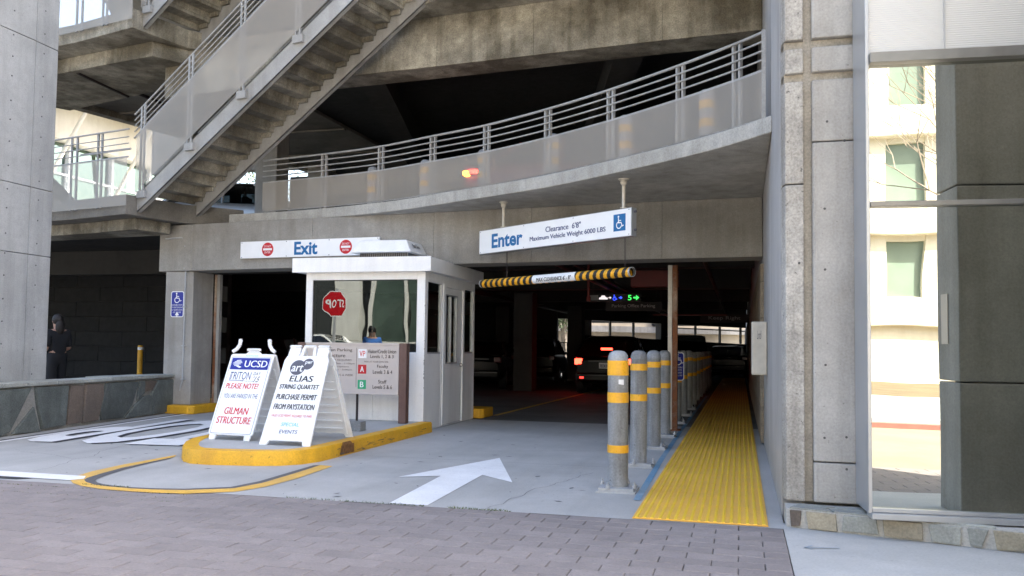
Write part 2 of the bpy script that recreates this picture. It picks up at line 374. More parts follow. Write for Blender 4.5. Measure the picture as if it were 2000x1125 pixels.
sw = sheet('sidewalk', [(.29,4.25),(14,4.25),(14,6.3),(.29,6.6)], .002, M['walk'])
# pavers
pv = sheet('paver_pavement', [(-26,2.6),(14,2.6),(14,4.25),(.29,4.25),(.29,6.4),(-26,6.4)], -.012, M['joint'])
PW, PD, G = .305, .1525, .0052
def paver_mb(w, d, cx=0, cy=0, z=0., mb=None):
    mb = mb or MB(); c = .004; x0, x1, y0, y1 = cx-w/2+G/2, cx+w/2-G/2, cy-d/2+G/2, cy+d/2-G/2
    mb.add([(x0,y0,z-.06),(x1,y0,z-.06),(x1,y1,z-.06),(x0,y1,z-.06),(x0,y0,z-c),(x1,y0,z-c),(x1,y1,z-c),(x0,y1,z-c),
            (x0+c,y0+c,z),(x1-c,y0+c,z),(x1-c,y1-c,z),(x0+c,y1-c,z)],
           [(8,9,10,11),(0,1,5,4),(1,2,6,5),(2,3,7,6),(3,0,4,7),(4,5,9,8),(5,6,10,9),(6,7,11,10),(7,4,8,11)])
    return mb
pme = paver_mb(PW, PD).mesh('paver', M['paver']); pmh = paver_mb(PW/2, PD).mesh('paver', M['paver'])
cand = []; rest = MB()
rows = int(3.8/PD)
for j in range(rows):
    y = 6.40-PD*(j+.5); sh = (j % 2)*PW/2
    x = .29-(PW/2 if not sh else PW/4); k = 0
    while x > -13:
        half = (k == 0 and sh); w = PW/2 if half else PW
        d = CM.transposed() @ (Vector((x,y,0))-CP)
        px = 1000+1680*d.x/-d.z if d.z < -.5 else -9e9; py = 596.5-1680*d.y/-d.z if d.z < -.5 else 9e9
        inv = -40 < px < 2040 and py < 1150
        cand.append((0 if inv else 1, math.hypot(x, y), x, y, half)); 
        x -= (w/2+PW/2) if half else PW; k += 1
cand.sort()
for i, (o_, dd, x, y, half) in enumerate(cand):
    zz = random.uniform(-.0018, .0012)
    if i < 298:
        place('paver', pmh if half else pme, pv, (x+random.uniform(-.001,.001), y, zz), (random.uniform(-.006,.006), random.uniform(-.004,.004), random.uniform(-.006,.006)))
    else: paver_mb(PW/2 if half else PW, PD, x, y, zz, rest)
for j in range(11):
    for k in range(24): paver_mb(PW, PD, .29+PW*(k+.5)+(j%2)*PW/2, 4.25-PD*(j+.5), 0, rest)
o = rest.build('far_pavers', M['paver'], pv); o['kind'] = 'stuff'
# tactile walkway
tw = sheet('tactile_walkway', rect(-.775,.19,6.42,40), .003, M['tact']); tag(tw, 'yellow ribbed tactile walkway')
rb = MB(); W_ = .965
rb.box(-W_/2+.002, W_/2-.002, -.3035, .3035, .0, .006)
tile_me = rb.mesh('tile', M['tact'])
rb = MB()
for i in range(17):
    x = -W_/2+.03+i*(W_-.06)/16
    rb.hexa([(x-.012,-.301,.006),(x+.012,-.301,.006),(x+.012,.301,.006),(x-.012,.301,.006),(x-.007,-.300,.0112),(x+.007,-.300,.0112),(x+.007,.300,.0112),(x-.007,.300,.0112)])
rib_me = rb.mesh('ribs', M['tactrib'])
for i in range(46):
    t = place('tile', tile_me, tw, (-.2925, 6.74+.61*i, .004)); place('ribs', rib_me, t)
# blue line
bl = [(-.80,7.2),(-.86,7.2),(-.90,10),(-.92,13.6),(-.92,24),(-.86,24),(-.86,13.6),(-.84,10)]
sheet('painted_line', bl, .004, M['blue_line'], drive)
# arrow
sheet('painted_arrow', [(-2.63,9.42),(-2.04,7.76),(-2.44,8.12),(-2.38,6.43),(-2.70,6.43),(-2.80,7.93),(-3.16,7.73)], .004, M['line_w'], drive)
# nose line: yellow with black inside
def band_path(outer, inner, mat, name, z):
    mb = MB(); n = len(outer)
    mb.add([(p[0],p[1],z) for p in outer]+[(p[0],p[1],z) for p in inner], [(i,i+1,n+i+1,n+i) for i in range(n-1)])
    return mb.build(name, mat, drive)
PY = [(345,889),(290,899),(240,908),(180,921),(150,930),(137,938),(142,944),(160,950),(200,956),(250,960),(300,963),(360,965),(460,961),(520,951),(580,935),(618,922),(650,911)]
PI = [(340,893),(290,903.5),(240,914),(196,926),(170,934),(164,938),(168,942),(183,947),(212,951),(255,954.5),(300,957),(360,958),(456,954.5),(512,944),(566,928),(600,917.5),(625,909)]
PK = [(334,896),(292,905.5),(246,917),(208,929),(190,936),(186,939),(190,943),(202,946.5),(224,949.5),(258,952.5),(300,954.5),(360,955.5),(450,952),(505,941),(556,926),(590,916),(612,909.5)]
yo, yi, yk = [[at(*p) for p in q] for q in (PY, PI, PK)]
band_path(yo, yi, M['line_y'], 'painted_nose_line', .004); band_path(yi, yk, M['line_grey'], 'painted_black_line', .0045)
sheet('painted_stop_bar', [(-14,6.62),(-5.86,6.55),(-5.80,6.66),(-5.90,6.80),(-14,6.88)], .006, M['line_w'], drive)
sheet('painted_black_line', [(-14,6.5),(-6.35,6.45),(-6.25,6.54),(-14,6.62)], .004, M['line_k'], drive)
e0, e1 = Vector((-8.96,8.83)), Vector((-9.62,14.06)); ed = (e1-e0).normalized(); en = Vector((-ed.y, ed.x)); e0 -= ed*3
def strip(name, a, b, o0, o1, z, mat): return sheet(name, [tuple(a+en*o0), tuple(b+en*o0), tuple(b+en*o1), tuple(a+en*o1)], z, mat, drive)
strip('painted_edge_line', e0, e1, -.10, .0, .006, M['line_w']); strip('painted_black_line', e0, e1, -.02, .09, .004, M['line_k'])
# STOP lettering read by drivers leaving (upside down from here)
ME = Matrix.Translation((-7.70, 10.75, .004)) @ Matrix.Rotation(math.pi+R(7), 4, 'Z')
for nm, dx, dy, mt, lf in (('painted_letter_outline', -.09, .03, M['line_k'], 0), ('painted_letters', 0, 0, M['line_w'], .004)):  # black paint offset beside the white letters
    text('STOP', 2.75, 3.5, mt, drive, ME, .03, name=nm, cx=dx, cy=dy, lift=lf)
# stains on driveway: oil drips and leaf bits
dr = MB()
for i in range(90):
    p = at(random.uniform(0, 1200), random.uniform(850, 1000)); 
    if p.y < 6.5: continue
    a = random.uniform(0, 6); l = random.uniform(.012, .05); w = l*random.uniform(.2,.5)
    ux, uy = math.cos(a)*l, math.sin(a)*l; vx, vy = -math.sin(a)*w, math.cos(a)*w
    dr.add([(p.x+ux,p.y+uy,.003),(p.x+vx,p.y+vy,.003),(p.x-ux,p.y-uy,.003),(p.x-vx,p.y-vy,.003)], [(0,1,2,3)])
o = dr.build('gum_spots', M['line_grey'], drive); o['kind'] = 'stuff'
ck = MB(); rc_ = random.Random(11)
for (x, y, dx, dy, n_) in ((-6.6,6.9,-.03,.11,22),(-3.2,9.9,.10,.05,20),(-1.9,6.45,.03,.12,18),(-8.2,8.1,.11,-.02,14)):
    p = Vector((x,y,0))
    for k in range(n_):
        q = p+Vector((dx+rc_.uniform(-.05,.05), dy+rc_.uniform(-.04,.04), 0)); d = (q-p).normalized()*.0022; nn = Vector((-d.y,d.x,0))
        ck.add([(p.x+nn.x,p.y+nn.y,.0025),(p.x-nn.x,p.y-nn.y,.0025),(q.x-nn.x,q.y-nn.y,.0025),(q.x+nn.x,q.y+nn.y,.0025)], [(0,1,2,3)]); p = q
for yj in (9.1,):
    ck.add([(-4.3,yj,.0025),(-.9,yj,.0025),(-.9,yj+.006,.0025),(-4.3,yj+.006,.0025)], [(0,1,2,3)])
ck.add([(-26,14.29,.0028),(.29,14.29,.0028),(.29,14.31,.0028),(-26,14.31,.0028)], [(0,1,2,3)])
o = ck.build('cracks', M['line_grey'], drive); o['kind'] = 'stuff'
wd = MB()
for (xa, xb) in ((-3.6,-2.4),(-5.6,-5.1),(-2.2,-1.7)):
    for i in range(130):
        x = random.uniform(xa, xb); y = 6.405+random.uniform(-.02,.015); h = random.uniform(.006,.022); a = random.uniform(-.02,.02)
        wd.add([(x-.003,y,0),(x+.003,y,0),(x+a,y+random.uniform(-.01,.01),h)], [(0,1,2)])
for i in range(200):
    j = random.choice([0,0,1,2]); y = 6.40-PD*(j+1); x = random.uniform(-7.2,-4.3)
    wd.add([(x-.004,y,-.004),(x+.004,y,-.004),(x+random.uniform(-.01,.01),y,random.uniform(.002,.01))], [(0,1,2)])
o = wd.build('weeds', M['weed']); tag(o, 'thin weeds growing along the paver joint', 'weeds', kind='stuff')

# ------------------------------------------------------------------ parking structure
PS = thing('parking_structure', 'multi level concrete parking garage with curved balcony and wide entrance beam', 'building')
EDGE = [(-9.75,13.35),(-8.86,13.50),(-7.3,13.28),(-5.74,12.83),(-4.8,12.42),(-3.98,11.98),(-2.58,11.22),(-1.49,10.42),(-.59,9.68),(-.14,9.25),(.298,8.74)]
LAND = [(-15.5,13.3),(-11.55,12.66),(-10.02,12.25)]
def smooth_path(pts, n=4):
    out = []
    for i in range(len(pts)-1):
        p0 = Vector(pts[max(0,i-1)]); p1 = Vector(pts[i]); p2 = Vector(pts[i+1]); p3 = Vector(pts[min(len(pts)-1,i+2)])
        for k in range(n):
            t = k/n
            q = .5*((2*p1)+(-p0+p2)*t+(2*p0-5*p1+4*p2-p3)*t*t+(-p0+3*p1-3*p2+p3)*t**3); out.append((q.x,q.y))
    out.append(tuple(pts[-1])); return out
EDG = smooth_path(EDGE[1:], 3)
def curb_deck(z0, z1, mat, name):
    return MB().prism(EDG+[(.298,13.2),(-9.0,14.2)], z0, z1).build(name, mat, PS, bevel=.012)
LEFTX = lambda v: -14.5+(v-14.5)*.24
# level 2 deck: front cantilever, body and landing
curb_deck(3.40, 3.57, M['slabedge'], 'balcony_slab')
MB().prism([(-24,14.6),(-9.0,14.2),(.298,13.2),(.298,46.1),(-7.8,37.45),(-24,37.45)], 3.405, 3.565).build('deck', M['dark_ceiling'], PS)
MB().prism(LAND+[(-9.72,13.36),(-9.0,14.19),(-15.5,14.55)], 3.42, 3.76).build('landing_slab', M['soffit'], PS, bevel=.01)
MB().prism([(-15.3,13.7),(-11.4,13.0),(-10.15,12.65),(-9.95,13.35),(-10.3,13.5),(-15.3,14.2)], 3.22, 3.418).build('landing_beam', M['conc_old'], PS, bevel=.01)
# level 3
curb_deck(6.60, 6.77, M['conc_old'], 'balcony_slab')
MB().prism([(-14.5,14.0),(-9.0,14.2),(.298,13.2),(25,13.2),(25,40),(-9,40),(LEFTX(26),26)], 6.603, 6.767).build('deck', M['dark_ceiling'], PS)
MB().prism([(-15.5,13.3),(-11.55,12.66),(-10.02,12.25),(-9.72,13.36),(-9.0,14.19),(-14.5,13.99),(-15.5,14.0)], 6.62, 6.96).build('landing_slab', M['conc_old'], PS, bevel=.01)
MB().prism([(-15.2,13.9),(-11.2,13.1),(-10.1,12.9),(-9.75,13.5),(-9.2,14.1),(-14.3,15.6)], 6.35, 6.618).build('landing_beam', M['conc_old'], PS, bevel=.01)
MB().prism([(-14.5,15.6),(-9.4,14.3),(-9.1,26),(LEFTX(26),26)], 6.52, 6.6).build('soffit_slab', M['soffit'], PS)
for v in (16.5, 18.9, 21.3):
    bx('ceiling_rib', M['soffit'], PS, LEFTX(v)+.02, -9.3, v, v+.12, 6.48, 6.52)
MB().prism([(LEFTX(15.6),15.6),(LEFTX(26),26),(LEFTX(26)+.25,26),(LEFTX(15.6)+.25,15.6)], 6.38, 6.6).build('edge_beam', M['conc_old'], PS)
# levels 4-6 unseen above the frame; height and extent shaped to cast shade
for k, z in enumerate((9.8, 13.0, 16.2)):
    MB().prism(EDG+[(.299,12.3),(25,12.3),(25,40),(-9,40),(-20.5,26),(-15.5,18),(-14.5,14.0),(-9.6,13.4)], z, z+.17).build('deck', M['conc'], PS)
    MB().prism([(-10.3,13.5),(.3,12.45),(25,12.45),(25,12.85),(.3,12.85),(-10.3,13.9)], z-.8, z-.002).build('beam', M['conc_beam'], PS)
    MB().prism([(-10.3,13.5),(.3,12.45),(25,12.45),(25,12.65),(.3,12.65),(-10.3,13.7)], z+.172, z+1.1).build('parapet', M['conc_beam'], PS)
bx('rear_wall', M['conc'], PS, -9, 25, 30.0, 30.3, 6.77, 16.2); bx('rear_wall', M['conc'], PS, 24.7, 25, 13.2, 29.9, 6.77, 16.2)  # added walls that stop sun leaking through the open storeys
bx('rear_wall', M['conc_beam'], PS, -18.7, -9, 24.0, 24.3, 6.77, 9.8); bx('rear_wall', M['dark_wall'], PS, -24, -23.8, 14.6, 37, 0, 3.40); bx('rear_wall', M['dark_wall'], PS, -23.7, -12.4, 18.92, 19.1, 0, 3.4)  # added: first closes off bright sky, others stop light leaking into ground level
# beams (front), segmented at the form joints
BP = [(-10.30,13.52),(-9.55,13.42),(-7.0,13.12),(-4.75,12.925),(-3.1,12.755),(-1.1,12.555),(.295,12.45)]
def front_beam(z0, z1, mat, th=.55, seg=None):
    for i, (a, b) in enumerate(zip(BP[:-1], BP[1:])):
        if seg and i < seg: continue
        a, b = Vector(a), Vector(b); d = (b-a).normalized(); n = Vector((-d.y, d.x)); g = d*.0015; j = n*0
        q = [a+g+j, b-g+j, b-g+n*th, a+g+n*th]
        MB().prism([tuple(x) for x in q], z0, z1).build('beam_panel', mat, PS, bevel=.006)
front_beam(2.56, 3.398, M['conc_beam'])
front_beam(5.78, 6.598, M['conc_old'], .6)
MB().prism([(-9.5,14.0),(.295,13.05),(.295,13.6),(-9.5,14.6)], 2.62, 3.39).build('back_beam', M['dark_wall'], PS)
# left column with two storeys
bx('column', M['conc'], PS, -10.13, -9.55, 13.5, 14.12, .15, 2.555, .012)
bx('column', M['conc'], PS, -10.13, -9.56, 13.56, 14.1, 2.565, 3.40, .012)
bx('column', M['conc'], PS, -9.9, -9.4, 16, 16.5, 3.57, 6.5, .012)
# conduit on the column
cd = MB(); cd.tube([(-10.13,13.46,3.15),(-9.8,13.46,3.17),(-9.72,13.46,3.14),(-9.69,13.46,3.05),(-9.69,13.46,.58),(-9.72,13.46,.5),(-9.74,13.46,.40)], .013)
for z in (3.0, 2.6, 1.9, 1.2, .6): cd.box(-9.72,-9.66,13.44,13.5,z,z+.02)
cd.build('conduit', M['galv'], PS, smooth=True)
# right side wall along the walkway
bx('side_wall', M['conc_smooth'], PS, .30, .62, 6.98, 12.0, -.05, 6.6, .012)
bx('side_wall', M['conc_smooth'], PS, .302, .62, 12.004, 62, 2.4, 6.6)
for k in range(10):
    bx('board_face', M['boards'], PS, .255+random.uniform(0,.006), .6, 12.01, 30, .02+k*.24, .02+k*.24+.236, .004)
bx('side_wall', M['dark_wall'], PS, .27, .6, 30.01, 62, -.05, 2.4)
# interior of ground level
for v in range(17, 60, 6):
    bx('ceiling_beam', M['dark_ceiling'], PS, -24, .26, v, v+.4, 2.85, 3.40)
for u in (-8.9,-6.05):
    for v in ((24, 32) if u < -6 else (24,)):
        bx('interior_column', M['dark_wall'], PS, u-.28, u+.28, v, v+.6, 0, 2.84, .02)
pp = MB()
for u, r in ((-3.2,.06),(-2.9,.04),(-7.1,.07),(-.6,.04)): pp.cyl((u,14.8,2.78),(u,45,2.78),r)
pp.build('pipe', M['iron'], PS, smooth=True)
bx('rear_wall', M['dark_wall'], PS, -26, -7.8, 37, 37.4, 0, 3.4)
a0, a1 = Vector((-7.8,37.2)), Vector((.27,46)); ad = (a1-a0); L_ = ad.length; ad.normalize(); an = Vector((-ad.y, ad.x))
def along(name, mat, s0, s1, z0, z1, t0=0., t1=.25, parent=PS):
    q = [a0+ad*s0+an*t0, a0+ad*s1+an*t0, a0+ad*s1+an*t1, a0+ad*s0+an*t1]
    return MB().prism([tuple(x) for x in q], z0, z1).build(name, mat, parent)
def slope_along(name, mat, s0, s1, za0, zb0, za1, zb1, t0=0., t1=.25):
    q = [a0+ad*s0+an*t0, a0+ad*s1+an*t0, a0+ad*s1+an*t1, a0+ad*s0+an*t1]
    return MB().hexa([(*q[0],za0),(*q[1],zb0),(*q[2],zb0),(*q[3],za0),(*q[0],za1),(*q[1],zb1),(*q[2],zb1),(*q[3],za1)]).build(name, mat, PS)
slope_along('rear_parapet', M['dark_wall'], .9, L_, 0, 0, 1.86, 1.56); slope_along('rear_lintel', M['dark_wall'], 0, L_, 2.56, 2.40, 3.4, 3.4)
along('rear_column', M['conc'], .95, 1.9, 1.5, 2.62, .01, .5)
along('rear_column', M['dark_wall'], 6.1, 7.0, 1.5, 2.62, .01, .4)
for s in (3.0, 4.4, 8.4, 10.1, 11.6): along('mullion', M['black'], s, s+.08, 1.58, 2.62, .05, .15)
slope_along('mullion', M['black'], 7.1, L_, 2.27, 2.2, 2.32, 2.25, .05, .15)
for s in range(9): along('picket', M['black'], .0+s*.11, .03+s*.11, 0, 1.5, .05, .08)
along('picket_rail', M['black'], 0, .95, 1.48, 1.52, .04, .09)
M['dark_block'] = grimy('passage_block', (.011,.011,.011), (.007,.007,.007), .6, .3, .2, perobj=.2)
pf = sheet('passage_shade_sheet', rect(-26,-10.0,10.4,14.3), .003, M['garage_floor'])  # dark sheet over the driveway, added to cut bounce light in the passage
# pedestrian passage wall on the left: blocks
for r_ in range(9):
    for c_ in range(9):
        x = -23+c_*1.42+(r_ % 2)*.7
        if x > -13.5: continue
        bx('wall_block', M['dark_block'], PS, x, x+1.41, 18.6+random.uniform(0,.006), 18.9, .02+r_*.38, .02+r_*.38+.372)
# level 2 interior
bx('rear_wall', M['dark_wall'], PS, -13.9, .3, 24.5, 24.8, 3.57, 6.6)
for u in (-6.5, -1.8):
    MB().prism([(u,13.2),(u+.5,13.2),(u-2.4,24.4),(u-2.9,24.4)], 6.1, 6.6).build('ceiling_beam', M['dark_ceiling'], PS)
bx('interior_column', M['conc_beam'], PS, -12.2, -11.6, 22.5, 23.1, 3.57, 6.5)
MB().add([(-9.0,17.5,4.6),(-3,21,5.9),(-3,21.3,5.9),(-9.0,17.8,4.6),(-9.0,17.5,5.0),(-3,21,6.3),(-3,21.3,6.3),(-9.0,17.8,5.0)],
         [(0,3,2,1),(4,5,6,7),(0,1,5,4),(1,2,6,5),(2,3,7,6),(3,0,4,7)]).build('ramp_beam', M['conc_beam'], PS)
# sprinkler pipe under level 3
sp = MB(); sp.tube([tuple(at(152,142,6.35)), tuple(at(250,188,6.35))], .035); e = at(250,188,6.35)
sp.tube([tuple(e), (e.x,e.y,6.50)], .035); f_ = at(258,172,6.50); sp.tube([(e.x,e.y,6.50), tuple(at(330,208,6.45))], .035)
for q in ((152,142),(200,164)):
    e = at(*q, 6.35); sp.cyl((e.x,e.y,6.35),(e.x,e.y,6.55),.012)
sp.build('sprinkler_pipe', M['iron'], PS, smooth=True)
rp = MB().cyl((-2.7,15.6,2.2),(-2.7,15.6,3.4),.025); rp.cyl((-2.7,15.6,2.2),(-2.7,15.6,2.12),.04); rp.build('red_pipe', M['redpaint'], PS, smooth=True)
bx('red_beam', M['redpaint'], PS, -2.0, -1.12, 16.2, 16.45, 2.42, 2.72)

# steel posts at the beam
jp = thing('steel_post', 'rusty white painted steel post standing between bollards and tactile path', 'post', (-1.02,13.5,0))
bx('front_flange', M['cream'], jp, -.07, -.005, 0, .12, 0, 2.558, .004)
bx('channel', M['rust'], jp, -.004, .075, .015, .12, 0, 2.556, .004)
bx('base_plate', M['rust'], jp, -.12, .12, -.04, .17, .004, .02)
jl = thing('steel_post', 'rust flaked steel post against the left column at the exit', 'post', (-9.50,13.62,.15))
jl.location.y = 14.14
bx('front_flange', M['rust'], jl, -.045, .0, 0, .1, 0, 2.40, .004)
bx('channel', M['steel'], jl, .002, .06, .01, .1, 0, 2.40, .004)

# ------------------------------------------------------------------ railing on the curved balcony
RL = thing('balcony_railing', 'curved steel railing with perforated panels on the balcony above the entrance', 'railing')
rp_ = [(-8.2,13.38),(-6.89,13.12),(-5.71,12.80),(-4.64,12.33),(-3.64,11.88),(-2.58,11.24),(-1.62,10.55),(-.71,9.80),(-.08,9.22),(.20,8.93)]
rp_ = [(x+.03, y+.07) for x, y in rp_]
fine = smooth_path(rp_, 6)
for z, r in ((4.50,.017),(4.405,.011),(4.31,.011),(4.215,.011)):
    MB().tube([(x,y,z) for x, y in fine], r, 6).build('top_rail' if z > 4.45 else 'rail', M['rail'], RL, smooth=True)
for i in range(len(rp_)-1):
    seg = fine[i*6:i*6+7]
    mb = MB(); vs = [(x,y,3.60) for x,y in seg]+[(x,y,4.10) for x,y in seg]; n = len(seg)
    mb.add(vs, [(k,k+1,n+k+1,n+k) for k in range(n-1)]); mb.build('mesh_panel', M['screen'], RL)
    inn = off(seg, .012)
    for zz in (4.095, 3.59):
        fr = MB()
        for a, b, c, d in zip(seg[:-1], seg[1:], inn[1:], inn[:-1]):
            fr.hexa([(a[0],a[1],zz),(b[0],b[1],zz),(c[0],c[1],zz),(d[0],d[1],zz),(a[0],a[1],zz+.025),(b[0],b[1],zz+.025),(c[0],c[1],zz+.025),(d[0],d[1],zz+.025)])
        fr.build('panel_frame', M['rail'], RL)
for i, (x, y) in enumerate(rp_[1:-1]):
    a = Vector(rp_[i]); b = Vector(rp_[i+2]); d = (b-a).normalized()
    for s in (-.045, .045):
        c = Vector((x,y))+d*s; q = MB(); q.T = Matrix.Translation((c.x,c.y,0)) @ Matrix.Rotation(math.atan2(d.y,d.x),4,'Z')
        q.box(-.014,.014,.005,.045,3.45,4.50); q.build('post', M['rail'], RL)
x, y = rp_[-1]; bx('post', M['rail'], RL, x-.02, x+.02, y-.02, y+.02, 3.57, 4.52)
# bollards on level 2
def bollard_mesh(h=1.2, r=.088):
    return MB().lathe([(r,0),(r,h-.098),(r*1.015,h-.096),(r*1.015,h-.088),(r,h-.086),(r,h-.07),(r*.95,h-.045),(r*.82,h-.022),(r*.6,h-.008),(r*.3,h-.001),(.005,h)], 24)
bm = bollard_mesh().mesh('bollard', M['bollard']); bm_b = MB().lathe([(.0925,0),(.0925,.075)], 24).mesh('band', M['band'])
for me in (bm, bm_b):
    for p in me.polygons: p.use_smooth = True
    me.set_sharp_from_angle(angle=R(50))
base_me = MB().box(-.15,.15,-.15,.15,0,.022).box(-.165,.165,-.165,.165,-.02,-.0005).mesh('base_plate', M['galv'])
bolt_me = MB().lathe([(.018,0),(.018,.03),(.010,.032),(.010,.055)], 8).mesh('bolt', M['galv'])
def bollard(x, y, z, bands, label, group, plate=True):
    o = bpy.data.objects.new('bollard', bm); C.objects.link(o); o.location = (x,y,z+(.035 if plate else 0)); tag(o, label, 'bollard', group)
    o.rotation_euler = (random.uniform(-.008,.008), random.uniform(-.006,.006), random.uniform(0,6))
    for b in bands: place('band', bm_b, o, (0,0,b[0]), (0,0,0), (1,1,b[1]))
    if plate:
        place('base_plate', base_me, o, (0,0,-.018), (0,0,-o.rotation_euler.z))
        for sx in (-.115,.115):
            for sy in (-.115,.115): place('bolt', bolt_me, o, (sx,sy,.0), (0,0,-o.rotation_euler.z))
    return o
b1 = bollard(-1.05,7.66,0, [(.98,1.75),(.74,1.2),(.30,.9)], 'nearest and widest banded grey bollard with a third low yellow band', 'grey bollards lining the walkway')
b1.scale = (1.02,1.02,1.0)
st = MB()
for (a, z0, z1) in ((-1.75,.905,.945),):
    n = 6; vs = []
    for k in range(n+1):
        an_ = a+k*.09; vs += [(.0895*math.cos(an_),.0895*math.sin(an_),z0-.008*k/n),(.0895*math.cos(an_),.0895*math.sin(an_),z1)]
    st.add(vs, [(2*k,2*k+2,2*k+3,2*k+1) for k in range(n)])
st.T = None
stk = st.build('torn_sticker', M['white'], b1)
lo = ['second bollard from the front, narrow double yellow bands, scuffed pipe', 'third bollard from the front, just left of the fourth', 'fourth bollard from the front, beside the white steel post']
for k, (v, l) in enumerate(zip((9.32,11.0,12.55), lo)):
    o = bollard(-1.06,v,0, [(.985,.95),(.66,.95)], l, 'grey bollards lining the walkway')
k = 0; v = 14.9
while v < 32:
    bollard(-1.06,v,0, [(.985,.95),(.66,.95)], ['first','second','third','fourth','fifth','sixth','seventh','eighth','ninth','tenth'][k]+' bollard of the dark row counting inwards from the rusty steel post', 'bollards in the dark row inside the garage', plate=k < 3); v += 1.75; k += 1
bm_full = bm; bm = bollard_mesh(.66).mesh('bollard', M['bollard'])
for p in bm.polygons: p.use_smooth = True
bm.set_sharp_from_angle(angle=R(50))
for i, (x, y) in enumerate([(-5.92,13.14),(-4.86,12.80),(-3.74,12.30),(-2.52,11.60),(-1.42,10.86),(-.37,9.98)]):
    bollard(x, y, 3.572, [(.43,1.2),(.22,1.2)], ['leftmost bollard behind the balcony mesh','second bollard from the left behind the balcony mesh','third bollard from the left behind the balcony mesh','fourth balcony bollard, above the Enter sign','fifth balcony bollard, above the right sign hanger','rightmost balcony bollard near the end post'][i], 'bollards behind the balcony railing', plate=False)

# ------------------------------------------------------------------ staircase
ang = R(-13.5); SS = .62
def make_stair(z0, label):
    T = thing('staircase', label, 'staircase', (-9.95,12.45,z0), ang)
    Ls, W = 5.5, 1.22; zt = lambda s: SS*s
    for t in (0., W-.07):
        mb = MB()
        mb.add([(0,t,0),(Ls,t,zt(Ls)),(Ls,t,zt(Ls)+.33),(-.05,t,.30),(0,t+.012,0),(Ls,t+.012,zt(Ls)),(Ls,t+.012,zt(Ls)+.33),(-.05,t+.012,.30)],
               [(0,1,2,3),(7,6,5,4),(0,4,5,1),(1,5,6,2),(2,6,7,3),(3,7,4,0)])
        for zz in (0, .31):
            mb.add([(0,t-.0,zz),(Ls,t-.0,zt(Ls)+zz),(Ls,t-.0,zt(Ls)+zz+.02),(0,t-.0,zz+.02),(0,t+.08,zz),(Ls,t+.08,zt(Ls)+zz),(Ls,t+.08,zt(Ls)+zz+.02),(0,t+.08,zz+.02)],
                   [(0,1,2,3),(7,6,5,4),(0,4,5,1),(1,5,6,2),(2,6,7,3),(3,7,4,0)])
        mb.build('stringer', M['steel'], T)
    # precast steps
    sm = MB(); rn, rs = .27, .27*SS
    sm.box(0,rn+.03,.085,W-.085,rs-.055,rs); sm.hexa([(.0,.085,0),(.045,.085,-.0),(.045,W-.085,0),(.0,W-.085,0),(.01,.085,rs-.056),(.055,.085,rs-.056),(.055,W-.085,rs-.056),(.01,W-.085,rs-.056)])
    sm.box(.02,rn-.02,.082,.13,rs-.13,rs-.056); sm.box(.02,rn-.02,W-.13,W-.082,rs-.13,rs-.056)
    me = sm.mesh('step', M['conc_old'])
    for i in range(20): place('step', me, T, (.05+i*rn, 0, .30+i*rs))
    # left guard: perforated panels, posts, rails
    P = lambda s: zt(s)
    y0 = -.05
    ps = [.12,1.25,2.4,3.55,4.7]
    segs = [-.02]+ps[1:]+[Ls]
    for a, b in zip(segs[:-1], segs[1:]):
        mb = MB(); mb.add([(a,y0,P(a)+.34),(b,y0,P(b)+.34),(b,y0,P(b)+1.33),(a,y0,P(a)+1.33)], [(0,1,2,3)]); mb.build('mesh_panel', M['screen'], T)
    for h, r in ((1.34,.016),(1.45,.010),(1.55,.010),(1.65,.010),(1.75,.016)):
        MB().cyl((-.1,y0+.02,P(-.1)+h),(Ls,y0+.02,P(Ls)+h),r,8).build('rail', M['rail'], T, smooth=True)
    MB().cyl((-.1,y0+.14,P(-.1)+1.5),(Ls,y0+.14,P(Ls)+1.5),.019,8).build('handrail', M['rail'], T, smooth=True)
    for s in ps:
        for d in (-.04,.04):
            bx('post', M['rail'], T, s+d-.014, s+d+.014, y0+.005, y0+.035, P(s)+.25, P(s)+1.75+d*SS)
        bx('bracket', M['steel'], T, s-.1, s+.1, y0+.0, .0, P(s)+.16, P(s)+.28)
    # right guard rail
    for h in (1.05,1.35,1.65): MB().cyl((0,W+.02,P(0)+h),(Ls,W+.02,P(Ls)+h),.012,6).build('rail', M['rail'], T)
    for s in ps: bx('post', M['rail'], T, s-.015, s+.015, W+.0, W+.03, P(s)+.2, P(s)+1.65)
    return T
s1 = make_stair(3.48, 'steel staircase with concrete steps rising right from the balcony landing')
s2 = copy_tree(s1); s2.location.z += 3.2; s2['label'] = 'upper steel staircase starting at the top left corner landing'
def land_rail(z, label):
    T = thing('landing_railing', label, 'railing', (0,0,z))
    pts = [(-13.6,12.98),(-11.38,12.50),(-9.98,12.20)]
    for (a, b) in zip(pts[:-1], pts[1:]):
        mb = MB(); mb.add([(a[0],a[1],.0),(b[0],b[1],0),(b[0],b[1],.82),(a[0],a[1],.82)], [(0,1,2,3)]); mb.build('mesh_panel', M['screen'], T)
    for h, r in ((.83,.016),(.95,.010),(1.06,.010),(1.17,.010),(1.30,.016)):
        MB().tube([(a[0],a[1]+.02,h) for a in pts], r, 8).build('rail', M['rail'], T, smooth=True)
    MB().tube([(-11.3,12.62,1.0),(-10.05,12.36,1.0)], .019, 8).build('handrail', M['rail'], T, smooth=True)
    for (x, y) in ((-13.4,12.96),(-11.42,12.53),(-11.28,12.50),(-10.75,12.39),(-10.65,12.37),(-12.3,12.73)):
        bx('post', M['rail'], T, x-.016, x+.016, y+.0, y+.03, .0, 1.30)
    return T
l1 = land_rail(3.56, 'grey landing railing at the foot of the lower staircase')
l2 = copy_tree(l1); l2.location.z += 3.2; l2['label'] = 'grey landing railing in the top left corner'

